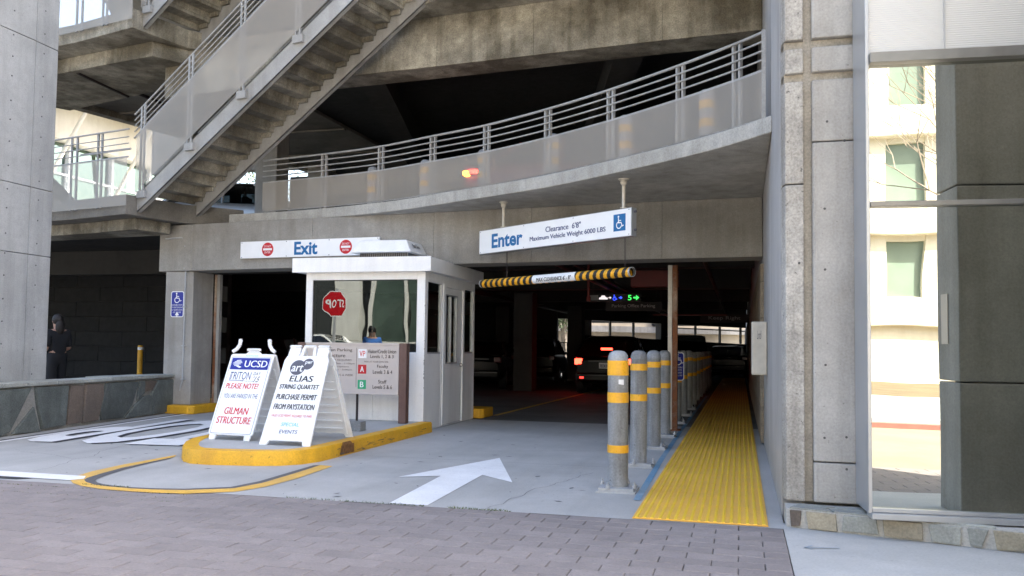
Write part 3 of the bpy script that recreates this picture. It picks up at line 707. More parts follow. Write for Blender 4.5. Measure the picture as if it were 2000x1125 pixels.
# ------------------------------------------------------------------ left pier
LP = thing('concrete_pier', 'tall pale concrete pier with tie holes at the left edge', 'pier')
zs = [0,.35,2.50,3.47,5.60,7.7,9.8,13]
for a, b in zip(zs[:-1], zs[1:]):
    MB().prism([(-9.85,8.3),(-9.85,10.06),(-10.6,10.06),(-10.6,8.3)], a+.004, b-.004).build('pier_panel', M['conc_blue'], LP, bevel=.008)
    MB().prism([(-9.852,10.068),(-9.87,10.50),(-10.6,10.50),(-10.6,10.068)], a+.004, b-.004).build('pier_panel', M['conc_blue'], LP, bevel=.008)
th_ = MB()
for z in [.6+.31*i for i in range(22)]:
    for v in (9.66, 9.98 if False else 10.22):
        zz = z+random.uniform(-.03,.03)-(.1 if v > 10 else 0)
        th_.cyl((-9.86,v,zz),(-9.846 if v < 10.1 else -9.856,v,zz),.011,10)
th_.build('tie_holes', M['hole'], LP)['kind'] = 'stuff'

# ------------------------------------------------------------------ stone wall
SW = thing('stone_wall', 'low flagstone faced wall beside the exit lane', 'wall')
w0, w1 = Vector((-9.13,8.0)), Vector((-9.93,13.65)); wd_ = (w1-w0).normalized(); wn = Vector((-wd_.y, wd_.x)); WL = (w1-w0).length
def wpt(s, t): q = w0+wd_*s+wn*t; return q.x, q.y
MB().prism([wpt(0,.03), wpt(WL,.03), wpt(WL,.42), wpt(0,.42)], 0, .66).build('core', M['mortar'], SW)
sts = [[(0,.02),(1.05,.02),(1.0,.62),(0,.62)],[(1.1,.0),(1.35,.05),(1.75,.63),(1.05,.62)],[(1.40,.02),(1.95,.0),(1.82,.36)],[(1.83,.63),(2.55,.62),(2.50,.04),(2.0,.03),(1.88,.38)],
       [(2.60,.62),(2.92,.61),(2.88,.05),(2.55,.04)],[(2.97,.62),(3.42,.61),(3.44,.45),(3.30,.05),(2.93,.03)],[(3.50,.62),(4.42,.61),(4.25,.22),(3.98,.03),(3.40,.04),(3.36,.2)],
       [(4.47,.61),(4.62,.60),(4.60,.40),(4.40,.28)],[(4.66,.61),(5.0,.60),(4.86,.45),(4.64,.42)],[(5.05,.61),(5.68,.60),(5.68,.03),(4.9,.02),(4.84,.38)],[(4.30,.2),(4.60,.36),(4.82,.36),(4.84,.03),(4.04,.02)]]
for i, q in enumerate(sts):
    mb = MB(); n = len(q); t0 = random.uniform(-.02,-.005); cx = sum(p[0] for p in q)/n; cz = sum(p[1] for p in q)/n
    vs = [(*wpt(p[0],.035), p[1]) for p in q]+[(*wpt(cx+(p[0]-cx)*.985,t0+random.uniform(-.008,.008)), cz+(p[1]-cz)*.975) for p in q]
    mb.add(vs, [tuple(range(n)), tuple(range(n,2*n))[::-1]]+[((k+1)%n,k,n+k,n+(k+1)%n) for k in range(n)])
    mb.build('stone', M['stone_b'] if i in (4,5,8) else M['stone'], SW, bevel=.006)
xx = 0
while xx < WL-.2:
    l = random.uniform(.45,.85); l = min(l, WL+.02-xx); cut = random.uniform(-.05,.05)
    MB().prism([wpt(xx,-.025), wpt(xx+l-.02,-.03), wpt(xx+l-.02+cut*0,.43), wpt(xx,.43)], .645, .70+random.uniform(-.012,.012)).build('cap_stone', M['stone_g'], SW, bevel=.008); xx += l
MB().prism([wpt(WL,.04), wpt(WL+.02,.04), wpt(WL+.02,.4), wpt(WL,.4)], .02, .62).build('stone', M['stone'], SW, bevel=.006)
# kerb at column
KC = thing('column_kerb', 'yellow painted kerb block at the foot of the left column', 'kerb')
MB().prism([(-10.4,13.32),(-9.44,13.28),(-9.36,13.36),(-9.36,16.5),(-10.4,16.5)], 0, .15).build('block', M['kerb_y'], KC, bevel=.02)

# ------------------------------------------------------------------ island
IS = thing('traffic_island', 'raised concrete island with rounded yellow painted kerb', 'island')
iso = [(-4.36,11.93),(-4.36,8.75),(-4.37,8.45),(-4.44,8.22),(-4.60,8.04),(-4.85,7.94),(-5.30,7.86),(-5.55,7.88),(-5.72,8.0),(-5.90,8.22),(-6.07,8.5),(-6.22,8.85),(-6.32,9.4),(-6.45,11.93)]
def inset(poly, d):
    n = len(poly); out = []
    cx, cy = -5.45, 10.2
    for i, p in enumerate(poly):
        a = Vector(poly[i-1]) if i else Vector((p[0],p[1]+1)); b = Vector(poly[i+1]) if i < n-1 else Vector((p[0],p[1]+1)); 
        t = ((Vector(p)-a).normalized()+(b-Vector(p)).normalized()) if 0 < i < n-1 else ((b-Vector(p)) if i == 0 else (Vector(p)-a))
        t.normalize(); nn = Vector((t.y,-t.x)); 
        if (Vector((cx,cy))-Vector(p)).dot(nn) < 0: nn = -nn
        out.append((p[0]+nn.x*d, p[1]+nn.y*d))
    return out
isi = inset(iso, .17)
mb = MB(); n = len(iso); io2 = inset(iso, .018)
vs = [(*p,0) for p in iso]+[(*p,.128) for p in inset(iso,.006)]+[(*p,.148) for p in io2]+[(*p,.15) for p in isi]+[(*p,0) for p in isi]
fs = []
for lv in range(4): fs += [(lv*n+i+1, lv*n+i, (lv+1)*n+i, (lv+1)*n+i+1) for i in range(n-1)]
mb.add(vs, fs); mb.build('kerb', M['kerb_y'], IS, smooth=True)
MB().prism(isi, .05, .146).build('surface', M['drive'], IS)
sc_ = MB(); p0 = at(655,880,.07); p1 = at(679,870,.07)
sc_.add([(-4.358,8.93,.015),(-4.358,9.30,.015),(-4.352,9.28,.12),(-4.352,8.95,.12)], [(0,1,2,3)])
sc_.add([(-4.3535,8.97,.12),(-4.3535,9.24,.12),(-4.375,9.22,.149),(-4.375,9.02,.149)], [(0,1,2,3)]); sc_.build('scuff_mark', M['scuff'], IS)
ts = MB(); rk = random.Random(4)
for k in range(26):
    y = rk.uniform(8.8,11.7); l = rk.uniform(.03,.22); z = rk.uniform(.012,.09); h = rk.uniform(.002,.007)
    ts.add([(-4.3565,y,z),(-4.3565,y+l,z+rk.uniform(-.006,.006)),(-4.3565,y+l*.9,z+h),(-4.3565,y+.01,z+h)], [(0,1,2,3)])
ts.build('tyre_scuffs', M['line_grey'], IS)['kind'] = 'stuff'
KB = thing('kerb_block', 'short yellow kerb block at the rear corner of the booth', 'kerb')
MB().prism([(-6.6,14.48),(-4.42,14.48),(-4.36,14.55),(-4.36,15.15),(-6.6,15.15)], 0, .17).build('block', M['kerb_y'], KB, bevel=.02)
strip_ = sheet('painted_lane_line', [(-4.4,15.2),(-4.3,15.2),(-4.0,30),(-4.1,30)], .004, M['line_y'], gf)

# ------------------------------------------------------------------ booth
BO = thing('attendant_booth', 'white parking attendant booth with large front window and flat roof', 'booth', (-4.51,11.95,0))
B = BO; WX = -1.95; BD = 2.46      # local: x from WX to 0, y 0..BD
wp = M['whitep']
def bb(name, *a, m=wp, bv=.004): return bx(name, m, B, *a, bv)
bb('corner_post', -.13, 0, 0, .12, .02, 2.36); bb('corner_post', WX, WX+.11, 0, .12, .02, 2.36)
bb('front_panel', WX+.11, -.82, .012, .06, .02, 1.12); bb('front_panel', -.815, -.13, .008, .06, .02, 1.12)
bb('window_header', WX+.11, -.13, .0, .08, 2.245, 2.36)
f = bb('window_frame', WX+.11, -.13, .005, .05, 1.12, 1.16)
pane = MB(); pane.add([(WX+.11,.03,1.16),(-.13,.03,1.16),(-.13,.03,2.245),(WX+.11,.03,2.245)], [(0,1,2,3)]); pane.build('window_pane', M['window'], B)
gk = MB(); gk.box(WX+.11,-.13,.022,.03,1.16,1.172); gk.box(WX+.11,-.13,.022,.03,2.233,2.245); gk.box(WX+.11,WX+.122,.022,.03,1.172,2.233); gk.box(-.142,-.13,.022,.03,1.172,2.233); gk.build('gasket', M['black'], B)
cp = MB()
for k in range(16):
    z = random.choice((random.uniform(.75,1.15), random.uniform(.1,1.9))); w2 = random.uniform(.003,.010); h2 = random.uniform(.006,.03)
    cp.add([(-w2,-.0012,z),(.0012,-.0012,z-.003),(.0012,-.0012,z+h2),(-w2*.4,-.0012,z+h2)], [(0,1,2,3)]); cp.add([(.0012,-.0012,z),(.0012,w2,z),(.0012,w2*.6,z+h2),(.0012,-.0012,z+h2)], [(0,1,2,3)])
cp.build('paint_chips', M['line_grey'], B)['kind'] = 'stuff'
# right side
bb('side_panel', -.05, -.004, .12, .80, .02, 1.14); bb('side_panel', -.05, -.004, 1.80, BD, .02, 1.14)
bb('side_post', -.06, 0, .74, .84, .02, 2.36); bb('side_post', -.06, 0, 1.80, 1.90, .02, 2.36); bb('side_post', -.06, 0, BD-.08, BD, .02, 2.36)
bb('side_header', -.05, -.003, .12, BD-.08, 2.22, 2.36)
for (a, b) in ((.12,.74),(1.90,BD-.08)):
    pn = MB(); pn.add([(-.03,a,1.14),(-.03,b,1.14),(-.03,b,2.22),(-.03,a,2.22)], [(0,1,2,3)]); pn.build('window_pane', M['window'], B)
    fr = MB(); fr.box(-.045,-.008,a,b,1.14,1.165); fr.box(-.045,-.008,a,a+.02,1.165,2.22); fr.box(-.045,-.008,b-.02,b,1.165,2.22); fr.build('window_frame', M['alu'], B)
dl = bb('door', -.045, -.012, .85, 1.79, .03, 2.19)
dl.data.clear_geometry()
d_ = MB(); d_.box(-.045,-.012,.85,1.79,.03,.98); d_.box(-.045,-.012,.85,.95,.98,2.19); d_.box(-.045,-.012,1.52,1.79,.98,2.19); d_.box(-.045,-.012,.95,1.52,2.08,2.19)
dm = d_.mesh('door', M['whitep']); dl.data = dm
pn = MB(); pn.add([(-.03,.95,.98),(-.03,1.52,.98),(-.03,1.52,2.08),(-.03,.95,2.08)], [(0,1,2,3)]); pn.build('door_glass', M['window'], dl)
fr = MB(); fr.box(-.04,-.002,.95,.975,.98,2.08); fr.box(-.04,-.002,1.20,1.225,.98,2.08); fr.box(-.04,-.002,1.495,1.52,.98,2.08); fr.box(-.04,-.002,.976,1.494,.98,1.0); fr.box(-.04,-.002,.976,1.494,2.06,2.08); fr.build('sliding_frame', M['alu'], dl)
MB().lathe([(.02,0),(.03,.02),(.018,.05)], 10).build('door_knob', M['chrome'], dl, loc=(-.01,1.70,.95)).rotation_euler = (0,math.pi/2,0)
tr_ = MB(); tr_.box(-.012,.012,.80,.85,.03,2.24); tr_.box(-.012,.012,1.79,1.84,.03,2.24); tr_.box(-.012,.012,.851,1.789,2.19,2.24); tr_.build('door_frame', wp, B)
# rear and left walls, floor, interior desk
bb('rear_wall', WX, -.05, BD-.05, BD, .02, 1.15); bb('rear_header', WX, -.05, BD-.05, BD, 2.2, 2.36); bb('left_wall', WX, WX+.05, .12, BD-.05, .02, 1.15); bb('left_header', WX, WX+.05, .12, BD-.05, 2.2, 2.36)
pn = MB(); pn.add([(WX,BD-.03,1.15),(-.06,BD-.03,1.15),(-.06,BD-.03,2.2),(WX,BD-.03,2.2)], [(0,1,2,3)]); pn.add([(WX+.03,.12,1.15),(WX+.03,BD-.05,1.15),(WX+.03,BD-.05,2.2),(WX+.03,.12,2.2)], [(0,1,2,3)]); pn.build('rear_pane', M['window'], B)
bb('floor', WX, 0, .061, BD, .005, .02); bx('desk', M['steel'], B, WX+.06, -.6, .07, .6, .9, .94)
rf = bb('roof', WX-.17, .12, -.12, BD+.12, 2.36, 2.57, bv=.008)
bb('roof_trim', WX-.175, .125, -.128, -.121, 2.355, 2.575, bv=.002)
bb('corner_cap', .0, .128, -.134, -.1285, 2.36, 2.572, bv=.002)
ac = thing('rooftop_cooler', 'white trapezoid cooler cowl on the booth roof', 'cooler', (-5.33,12.75,2.57))
bx('grille_base', M['alu_dark'], ac, -.42, .38, -.42, .55, 0, .13, .004)
lv = MB()
for k in range(22): lv.box(-.41+k*.036,-.395+k*.036,-.427,-.42,.01,.12)
lv.build('grille_fins', M['iron'], ac)
MB().hexa([(-.52,-.54,.13),(.47,-.54,.13),(.47,.66,.13),(-.52,.66,.13),(-.43,-.44,.32),(.36,-.44,.32),(.36,.5,.32),(-.43,.5,.32)]).build('cowl', M['whitep'], ac, bevel=.02)
MB().box(-.53,.48,-.55,.67,.12,.145).build('cowl_rim', M['whitep'], ac, bevel=.006)
MX = Matrix.Translation((.42,-.2,.235)) @ Matrix.Rotation(math.pi/2,4,'Z') @ Matrix.Rotation(math.pi/2-R(30),4,'X')
text('MasterTherm', .30, .07, M['ink'], ac, MX, .02, shear=.2, lift=.006)

# ------------------------------------------------------------------ signs
def icon(parent, MM, w, cx, cy, mat, name='wheelchair_symbol', lift=.003):
    """wheelchair symbol, height w"""
    s = w
    mb = MB()
    def pl(p): mb.add([(cx+x*s, cy+y*s, lift) for x, y in p], [tuple(range(len(p)))])
    pl(circ(-.09,.42,.075,n=12))
    def arc(x, y, r0, r1, a0, a1, n=18):
        vs = []; 
        for k in range(n+1):
            a = R(a0+(a1-a0)*k/n); vs += [(cx+(x+r0*math.cos(a))*s, cy+(y+r0*math.sin(a))*s, lift), (cx+(x+r1*math.cos(a))*s, cy+(y+r1*math.sin(a))*s, lift)]
        mb.add(vs, [(2*k,2*k+1,2*k+3,2*k+2) for k in range(n)])
    arc(-.04,-.19,.20,.275,110,345)
    pl([(-.14,.33),(-.05,.33),(-.03,.02),(-.12,.02)]); pl([(-.04,.17),(.17,.17),(.17,.105),(-.04,.105)]); pl([(-.12,.02),(.20,.02),(.24,-.06),(-.11,-.055)])
    pl([(.13,.02),(.20,.02),(.33,-.30),(.25,-.33)]); pl([(.25,-.33),(.27,-.26),(.42,-.20),(.44,-.26)])
    o = mb.build(name, mat, parent); o.matrix_local = MM; return o
# Exit sign
q0, q1 = Vector((-8.42,13.235)), Vector((-5.70,12.985)); sa = math.atan2((q1-q0).y, (q1-q0).x)
mid = (q0+q1)/2; EX = thing('exit_sign', 'long white Exit sign with two red do not enter discs on beam', 'sign', (mid.x,mid.y,2.885), sa)
HW = (q1-q0).length/2
bx('panel', M['white'], EX, -HW, HW, -.03, 0, -.145, .145, .003)
EM = Matrix.Translation((0,-.031,0)) @ UP
text('Exit', .46, .225, M['blue'], EX, EM, .03, cx=-.035, cy=.0)
for cx in (-.80, .74):
    flat(circ(cx,0,.118), M['signred'], EX, EM, 'do_not_enter_disc', .002)
    flat(rect(cx-.09,cx+.09,-.018,.018), M['white'], EX, EM, 'white_bar', .004)
    text('DO NOT', .14, .034, M['white'], EX, EM, .02, cx=cx, cy=.052, lift=.004); text('ENTER', .12, .034, M['white'], EX, EM, .02, cx=cx, cy=-.052, lift=.004)
bo = MB()
for x in (-HW+.03,-.42,.42,HW-.03):
    for y in (-.125,.125): bo.cyl((x,-.03,y),(x,-.035,y),.008,8)
bo.build('screw', M['grey_ink'], EX)
# Enter sign: hangs from the balcony slab
D0 = CP+ray(937,475)*(13.09/ -(CM.transposed()@ray(937,475)).z); D1 = CP+ray(1232.6,434)*(10.72/-(CM.transposed()@ray(1232.6,434)).z)
sa = math.atan2(D1.y-D0.y, D1.x-D0.x); mid = (D0+D1)/2; HL = math.hypot(D1.x-D0.x, D1.y-D0.y)/2
EN = thing('enter_sign', 'white Enter clearance sign hanging below the curved balcony', 'sign', (mid.x,mid.y,2.835), sa)
bx('sign_box', M['alu'], EN, -HL-.01, HL+.01, .0, .09, -.18, .18, .004)
bx('face', M['white'], EN, -HL, HL, -.006, -.0005, -.172, .172, .001)
EM = Matrix.Translation((0,-.007,0)) @ UP; LL = 2*HL
def fx(p): return -HL+LL*p
text('Enter', LL*.23, .215, M['blue'], EN, EM, .03, cx=fx(.213), cy=-.005)
text('Clearance  6\'8"', LL*.225, .078, M['inkb'], EN, EM, .012, cx=fx(.60), cy=.055); text('Maximum Vehicle Weight 6000 LBS', LL*.48, .082, M['inkb'], EN, EM, .012, cx=fx(.62), cy=-.06)
flat(rect(fx(.905),fx(.972),-.10,.115), M['blue'], EN, EM, 'blue_square', .0015)
icon(EN, EM, .175, fx(.9385), .008, M['white'])
bo = MB()
for x in (-HL+.03,-.33*HL,.33*HL,HL-.03):
    for y in (-.155,.155): bo.cyl((x,-.006,y),(x,-.010,y),.006,8)
for y in (-.10,.13): bo.cyl((HL+.01,.05,y),(HL+.04,.05,y),.014,8)
bo.build('screw', M['grey_ink'], EN)
for x in (fx(.165), fx(.945)):
    hg = MB(); hg.cyl((x,.045,.18),(x,.045,.53),.022,12); hg.cyl((x,.045,.19),(x,.045,.20),.045,12); hg.lathe([(.05,.545),(.07,.56),(.07,.567)],14,(x,.045,0)); hg.ico((x,.045,.52),.045)
    hg.build('hanger', M['cream'], EN, smooth=True)
# clearance bar hanging by chains
CB = thing('clearance_bar', 'yellow and black striped clearance pipe hanging on chains', 'clearance bar', (mid.x,mid.y,2.21), sa)
sb = HL-.02; rr = .062; Lb = 2*sb; nseg = 420; na = 28
for which in (0, 1):
    mb = MB(); vs = []
    for i in range(nseg+1):
        x = -sb+Lb*i/nseg
        vs += [(x, .045+rr*math.cos(2*math.pi*j/na), rr*math.sin(2*math.pi*j/na)) for j in range(na)]
    fs = []
    for i in range(nseg):
        for j in range(na):
            ph = (i/nseg*24 + j/na) % 1.0
            if (ph < .5) == (which == 0): fs.append((i*na+j, i*na+(j+1)%na, (i+1)*na+(j+1)%na, (i+1)*na+j))
    mb.add(vs, fs); mb.build('yellow_stripes' if which == 0 else 'black_stripes', M['band'] if which == 0 else M['black'], CB, smooth=True)
rg = MB()
for x0, x1 in ((sb-.02, sb+.004),(-sb-.004,-sb+.02)):
    na2 = 20
    for r0, r1 in ((.064,.054),):
        vs = []
        for x in (x0, x1):
            for r in (r0, r1): vs += [(x,.045+r*math.cos(2*math.pi*j/na2), r*math.sin(2*math.pi*j/na2)) for j in range(na2)]
        rg.add(vs, [(j,(j+1)%na2,na2+(j+1)%na2,na2+j) for j in range(na2)]+[(2*na2+j,3*na2+j,3*na2+(j+1)%na2,2*na2+(j+1)%na2) for j in range(na2)]+[(j,2*na2+j,2*na2+(j+1)%na2,(j+1)%na2) for j in range(na2)])
rg.build('pipe_end', M['alu'], CB, smooth=True)
lb = MB(); vs = []; 
for k in range(9):
    a = R(180-62+k*15.5); y_ = .045+.0655*math.cos(a); z_ = .0655*math.sin(a)
    vs += [(-HL+.40*LL, y_, z_), (-HL+.68*LL, y_, z_)]
lb.add(vs, [(2*k,2*k+1,2*k+3,2*k+2) for k in range(8)]); lb.build('label_band', M['white'], CB, smooth=True)
text('MAX CLEARANCE 6\' - 8"', LL*.225, .055, M['ink'], CB, Matrix.Translation((0,.045-.0665,0)) @ UP, .012, cx=-HL+.545*LL, cy=-.012, lift=.001)
for x in (fx(.195), fx(.955)):
    ch = MB(); z = .07
    k = 0
    while z < .43:
        a = k % 2
        for s in (-1, 1):
            dx, dy = (.009*s, 0) if a else (0, .009*s); ch.cyl((x+dx,.045+dy,z),(x+dx,.045+dy,z+.03),.0035,5)
        z += .026; k += 1
    ch.build('chain', M['iron'], CB)
# blue accessible signs
def blue_sign(name, label, loc, rz, w, h, lines):
    T = thing(name, label, 'sign', loc, rz)
    flat(rrect(-w/2,w/2,-h/2,h/2,.04), M['white'], T, Matrix.Translation((0,0,0)) @ UP, 'plate', 0, .003)
    flat(rrect(-w/2+.014,w/2-.014,-h/2+.014,h/2-.014,.03), M['navy'], T, UP, 'blue_face', .004)
    icon(T, UP, h*.42, 0, h*.24, M['white'], lift=.006)
    for i, l in enumerate(lines): text(l, w*.82*min(1,len(l)/15+.15), h*.055, M['white'], T, UP, .02, cy=-h*(.03+.095*i), lift=.006)
    return T
cs = at(342,589,1.0); BS = blue_sign('accessible_sign', 'blue wheelchair route sign with arrow on left concrete column', (-9.86,13.485,1.96), 0, .27, .47, ['ACCESSIBLE ROUTE','TO MUSIC BUILDING','AT GILMAN DRIVE','1ST GRADE'])
flat([(-.045,-.20),(.045,-.20),(0,-.135)], M['white'], BS, UP, 'arrow_head', .006); flat(rect(-.013,.013,-.233,-.2), M['white'], BS, UP, 'arrow_shaft', .006)
BS2 = blue_sign('accessible_sign', 'blue wheelchair sign on back of rusty steel post', (-.935,13.66,.985), R(25), .18, .44, ['ACCESSIBLE','ROUTE TO','ELEVATOR','LEVEL ONE'])
# white box on wall
WB = thing('wall_box', 'cream metal box mounted on the right garage wall', 'box')
bx('cabinet', M['cream'], WB, .125, .298, 10.4, 10.85, .965, 1.585, .008)
bx('cabinet_door', M['cream'], WB, .133, .29, 10.385, 10.399, .975, 1.575, .004)
text('Lmbl', .05, .10, M['grey_ink'], WB, Matrix.Translation((.21,10.384,1.43)) @ UP, 0, shear=.3)
# LED sign and hanging signs inside
p = atv(1150,581,21.5); p2 = atv(1240,581.5,21.5)
LD = thing('led_sign', 'black lit guidance sign with car, wheelchair and green arrow', 'sign', ((p.x+p2.x)/2,21.5,2.53))
hw = (p2.x-p.x)/2; bx('housing', M['black'], LD, -hw-.02, hw+.15, 0, .08, -.10, .10)
for x in (-hw+.1, hw): bx('hanger', M['iron'], LD, x-.01, x+.01, .03, .05, .10, .87)
EM = Matrix.Translation((0,-.002,0)) @ UP
flat(rect(-hw,-hw+.24,-.065,.065), M['steel'], LD, EM, 'grey_plate')
flat([(x*1.1-hw*.36,y*1.1) for x, y in [(-.1,-.04),(.1,-.04),(.1,.0),(.055,.012),(.03,.05),(-.04,.05),(-.06,.012),(-.1,.0)]], M['led_w'], LD, EM, 'car_symbol')
def larrow(cx, s, mat): flat([(cx-.05*s,.014*s),(cx,.014*s),(cx,.05*s),(cx+.06*s,0),(cx,-.05*s),(cx,-.014*s),(cx-.05*s,-.014*s)], mat, LD, EM, 'arrow_symbol')
larrow(-hw*.08,.7,M['led_w']); icon(LD, EM, .15, hw*.13, 0, M['led_b']); larrow(hw*.38,.8,M['led_b'])
text('5', .09, .13, M['led_g'], LD, EM, .01, cx=hw*.78); larrow(hw*1.05,1.3,M['led_g'])
PO = thing('hanging_sign', 'dark overhead sign reading Parking Office inside garage', 'sign', (*atv(1237,603,23)[:2],2.38))
bx('panel', M['iron'], PO, -.75, .75, 0, .04, -.12, .12); text('Parking Office Parking', 1.15, .11, M['beige'], PO, EM, .0, cy=.01)
for x in (-.6,.6): bx('hanger', M['black'], PO, x-.01, x+.01, .01, .03, .12, 1.0)
KP = thing('hanging_sign', 'dim overhead sign reading Keep Right near garage rear', 'sign', (*atv(1415,627,30)[:2],2.32))
bx('panel', M['iron'], KP, -.8, .8, 0, .04, -.14, .14); text('Keep Right', 1.05, .15, M['steel'], KP, EM, .0)
for x in (-.6,.6): bx('hanger', M['black'], KP, x-.01, x+.01, .01, .03, .14, .52)
ft = thing('light_fixture', 'long dim tube fixture below the garage ceiling', 'light fixture'); p = atv(1275,615,24); p2 = atv(1420,616,24)
bx('tube', M['redpaint'], ft, p.x, p2.x, 24, 24.05, p.z-.015, p.z+.015)
bx('fixture_bracket', M['iron'], ft, p.x+.2, p.x+.22, 24, 24.05, p.z+.016, 2.85); bx('fixture_bracket', M['iron'], ft, p2.x-.22, p2.x-.2, 24, 24.05, p.z+.016, 2.85)
# directory sign
DS = thing('directory_sign', 'beige parking levels directory board on brown posts before the booth', 'sign', (-5.58,11.55,.15))
bx('panel', M['beige'], DS, -.62, .84, -.03, .03, .41, 1.13, .006)
fr = MB(); fr.box(-.63,.85,-.04,.035,1.115,1.14); fr.box(-.63,.85,-.04,.035,.40,.415); fr.box(.835,.85,-.04,.035,.416,1.114); fr.box(-.63,-.615,-.04,.035,.416,1.114); fr.build('panel_frame', M['beige'], DS)
bx('post', M['brown'], DS, .862, .975, -.06, .06, 0, 1.14, .004); bx('post', M['brown'], DS, -.745, -.632, -.06, .06, 0, 1.14, .004)
bx('thin_post', M['iron'], DS, .155, .18, .05, .08, 0, 1.0)
EM = Matrix.Translation((0,-.031,0)) @ UP
def dt(s, w, h, cx, cy, m=M['beigetxt'], b=.004): text(s, w, h, m, DS, EM, b, cx=cx, cy=cy)
dt('Visitor/Credit Union', .44, .055, .585, 1.02); dt('Levels 1, 2 & 3', .36, .055, .585, .945); dt('PARK AT YOUR OWN RISK', .38, .024, .50, .87); dt('Faculty', .17, .055, .60, .80); dt('Levels 3 & 4', .30, .055, .60, .725)
dt('Staff', .13, .05, .60, .585); dt('Levels 5 & 6', .30, .055, .60, .51)
for (s, m, t, y) in (('VP', M['white'], M['inkr'], .985), ('A', M['signred'], M['white'], .76), ('B', M['green'], M['white'], .54)):
    flat(rect(.215,.345,y-.065,y+.065), m, DS, EM, 'permit_square', .001); text(s, .09 if s == 'VP' else .055, .08, t, DS, EM, .01 if s == 'VP' else .03, cx=.28, cy=y, lift=.003)
for (s, w, h, x, y) in (('Gilman Parking',.50,.055,-.13,1.03),('Structure',.34,.055,-.16,.955),('PERMITS REQUIRED',.42,.03,-.1,.885),('7:00am - 11:00pm',.36,.03,-.02,.835),('Exceptions',.24,.028,-.05,.79),('11pm - 5:00am',.32,.028,-.04,.745),('7 DAYS A WEEK',.34,.03,-.03,.67)): dt(s, w, h, x, y)
bx('divider', M['beigetxt'], DS, .185, .190, -.0325, -.0305, .5, 1.07)
# cinder block
CBK = thing('cinder_block', 'grey cinder block on the island by the sign post', 'block', (-4.86,10.35,.148), R(4))
mb = MB(); mb.box(-.20,.20,-.10,-.07,0,.19); mb.box(-.20,.20,.07,.10,0,.19); mb.box(-.20,-.165,-.069,.069,0,.19); mb.box(.165,.20,-.069,.069,0,.19); mb.box(-.02,.02,-.069,.069,0,.19); mb.build('block', M['block'], CBK)
CBK.scale = (.62,1,.62)

# ------------------------------------------------------------------ A-frame signs
def aframe(label, loc, rz, wb, H, lean, spread, style):
    T = thing('a_frame_sign', label, 'sandwich board', loc, rz)
    Lb = math.hypot(H, lean); al = math.atan2(lean, H)
    MF = Matrix.Rotation(math.pi/2-al, 4, 'X')                     # board plane: x right, y up the board, z towards viewer
    MK = Matrix.Translation((0,spread,0)) @ Matrix.Rotation(math.pi,4,'Z') @ Matrix.Rotation(math.pi/2-al, 4, 'X')
    w = wb/2
    def board(name, MM, front):
        mb = MB(); t = .028
        if style == 1:
            mb.prism(rrect(-w,w,.06,Lb-.06,.03), -t, 0)
            mb.prism([(-w+.03,0),(-w+.10,0),(-w+.11,.06),(-w+.02,.06)], -t, -.002); mb.prism([(w-.10,0),(w-.03,0),(w-.02,.06),(w-.11,.06)], -t, -.002)
            mb.prism([(-w+.2,Lb-.06),(-w+.24,Lb-.01),(-.05,Lb-.01),(-.05,Lb-.02),(.05,Lb-.02),(.05,Lb-.01),(w-.24,Lb-.01),(w-.2,Lb-.06)], -t, -.002)
            mb.prism([(-.09,Lb-.012),(-.08,Lb+.015),(.08,Lb+.015),(.09,Lb-.012)], -t, -.002)
        else:
            mb.prism([(-w,0),(-w+.09,0),(-w+.11,.055),(w-.11,.055),(w-.09,0),(w,0),(w-.03,Lb-.20),(w-.055,Lb-.14),(-w+.055,Lb-.14),(-w+.03,Lb-.20)], -t, 0)
            mb.prism([(-w+.055,Lb-.139),(-w+.20,Lb-.139),(-w+.20,Lb),(-w+.065,Lb)], -t, -.001); mb.prism([(w-.20,Lb-.139),(w-.055,Lb-.139),(w-.065,Lb),(w-.20,Lb)], -t, -.001)
            # handle loop
            mb.prism([(-.10,Lb-.139),(-.06,Lb-.139),(-.05,Lb-.03),(-.08,Lb-.02)], -t, -.001); mb.prism([(.06,Lb-.139),(.10,Lb-.139),(.08,Lb-.02),(.05,Lb-.03)], -t, -.001); mb.prism([(-.08,Lb-.0295),(.08,Lb-.0295),(.07,Lb),(-.07,Lb)], -t, -.001)
        o = mb.build(name, M['plastic'], T, bevel=.006); o.matrix_local = MM
        if not front:
            rb_ = MB()   # ribs on the inner face
            for yy in [.12+.105*k for k in range(int((Lb-.4)/.105))]: rb_.box(-w+.09,w-.09,yy,yy+.022,-t-.016,-t-.0005)
            rb_.box(-w+.05,-w+.075,.07,Lb-.24,-t-.02,-t-.0005); rb_.box(w-.075,w-.05,.07,Lb-.24,-t-.02,-t-.0005); rb_.build('ribs', M['plastic'], o)
        return o
    F = board('front_board', MF, True); K = board('back_board', MK, False)
    if style == 1:
        for s in (-1, 1):   # curved hinge arms above the board
            hh = MB(); hh.tube([(s*(w-.02),.03,Lb-.03),(s*(w-.05),.04,Lb+.0),(s*(w-.10),.05,Lb+.035)] if False else [(s*w*.98,lean*.98,H-.03),(s*w*.82,lean*1.0,H+.0),(s*w*.70,lean*1.02,H+.05),(s*w*.68,lean*1.03,H+.10)], .022, 8); hh.ico((s*w*.68,lean*1.03,H+.10),.026); hh.build('hinge_arm', M['plastic'], T, smooth=True)
    else:
        for s in (-1, 1): MB().cyl((s*(w-.05),lean,H-.02),(s*(w-.10),lean,H-.02),.012).build('hinge_pin', M['galv'], T)
    return T, F, Lb
I4 = Matrix.Identity(4)
T1, F1, L1 = aframe('left sandwich board with blue UCSD header reading Gilman Structure', (-5.685,8.77,.15), R(-3), .60, 1.04, .46, .92, 1)
def ft_(F, s, w, h, cx, cy, mat, bold=.015, shear=0.): text(s, w, h, mat, F, I4, bold, shear, cx=cx, cy=cy, lift=.0035)
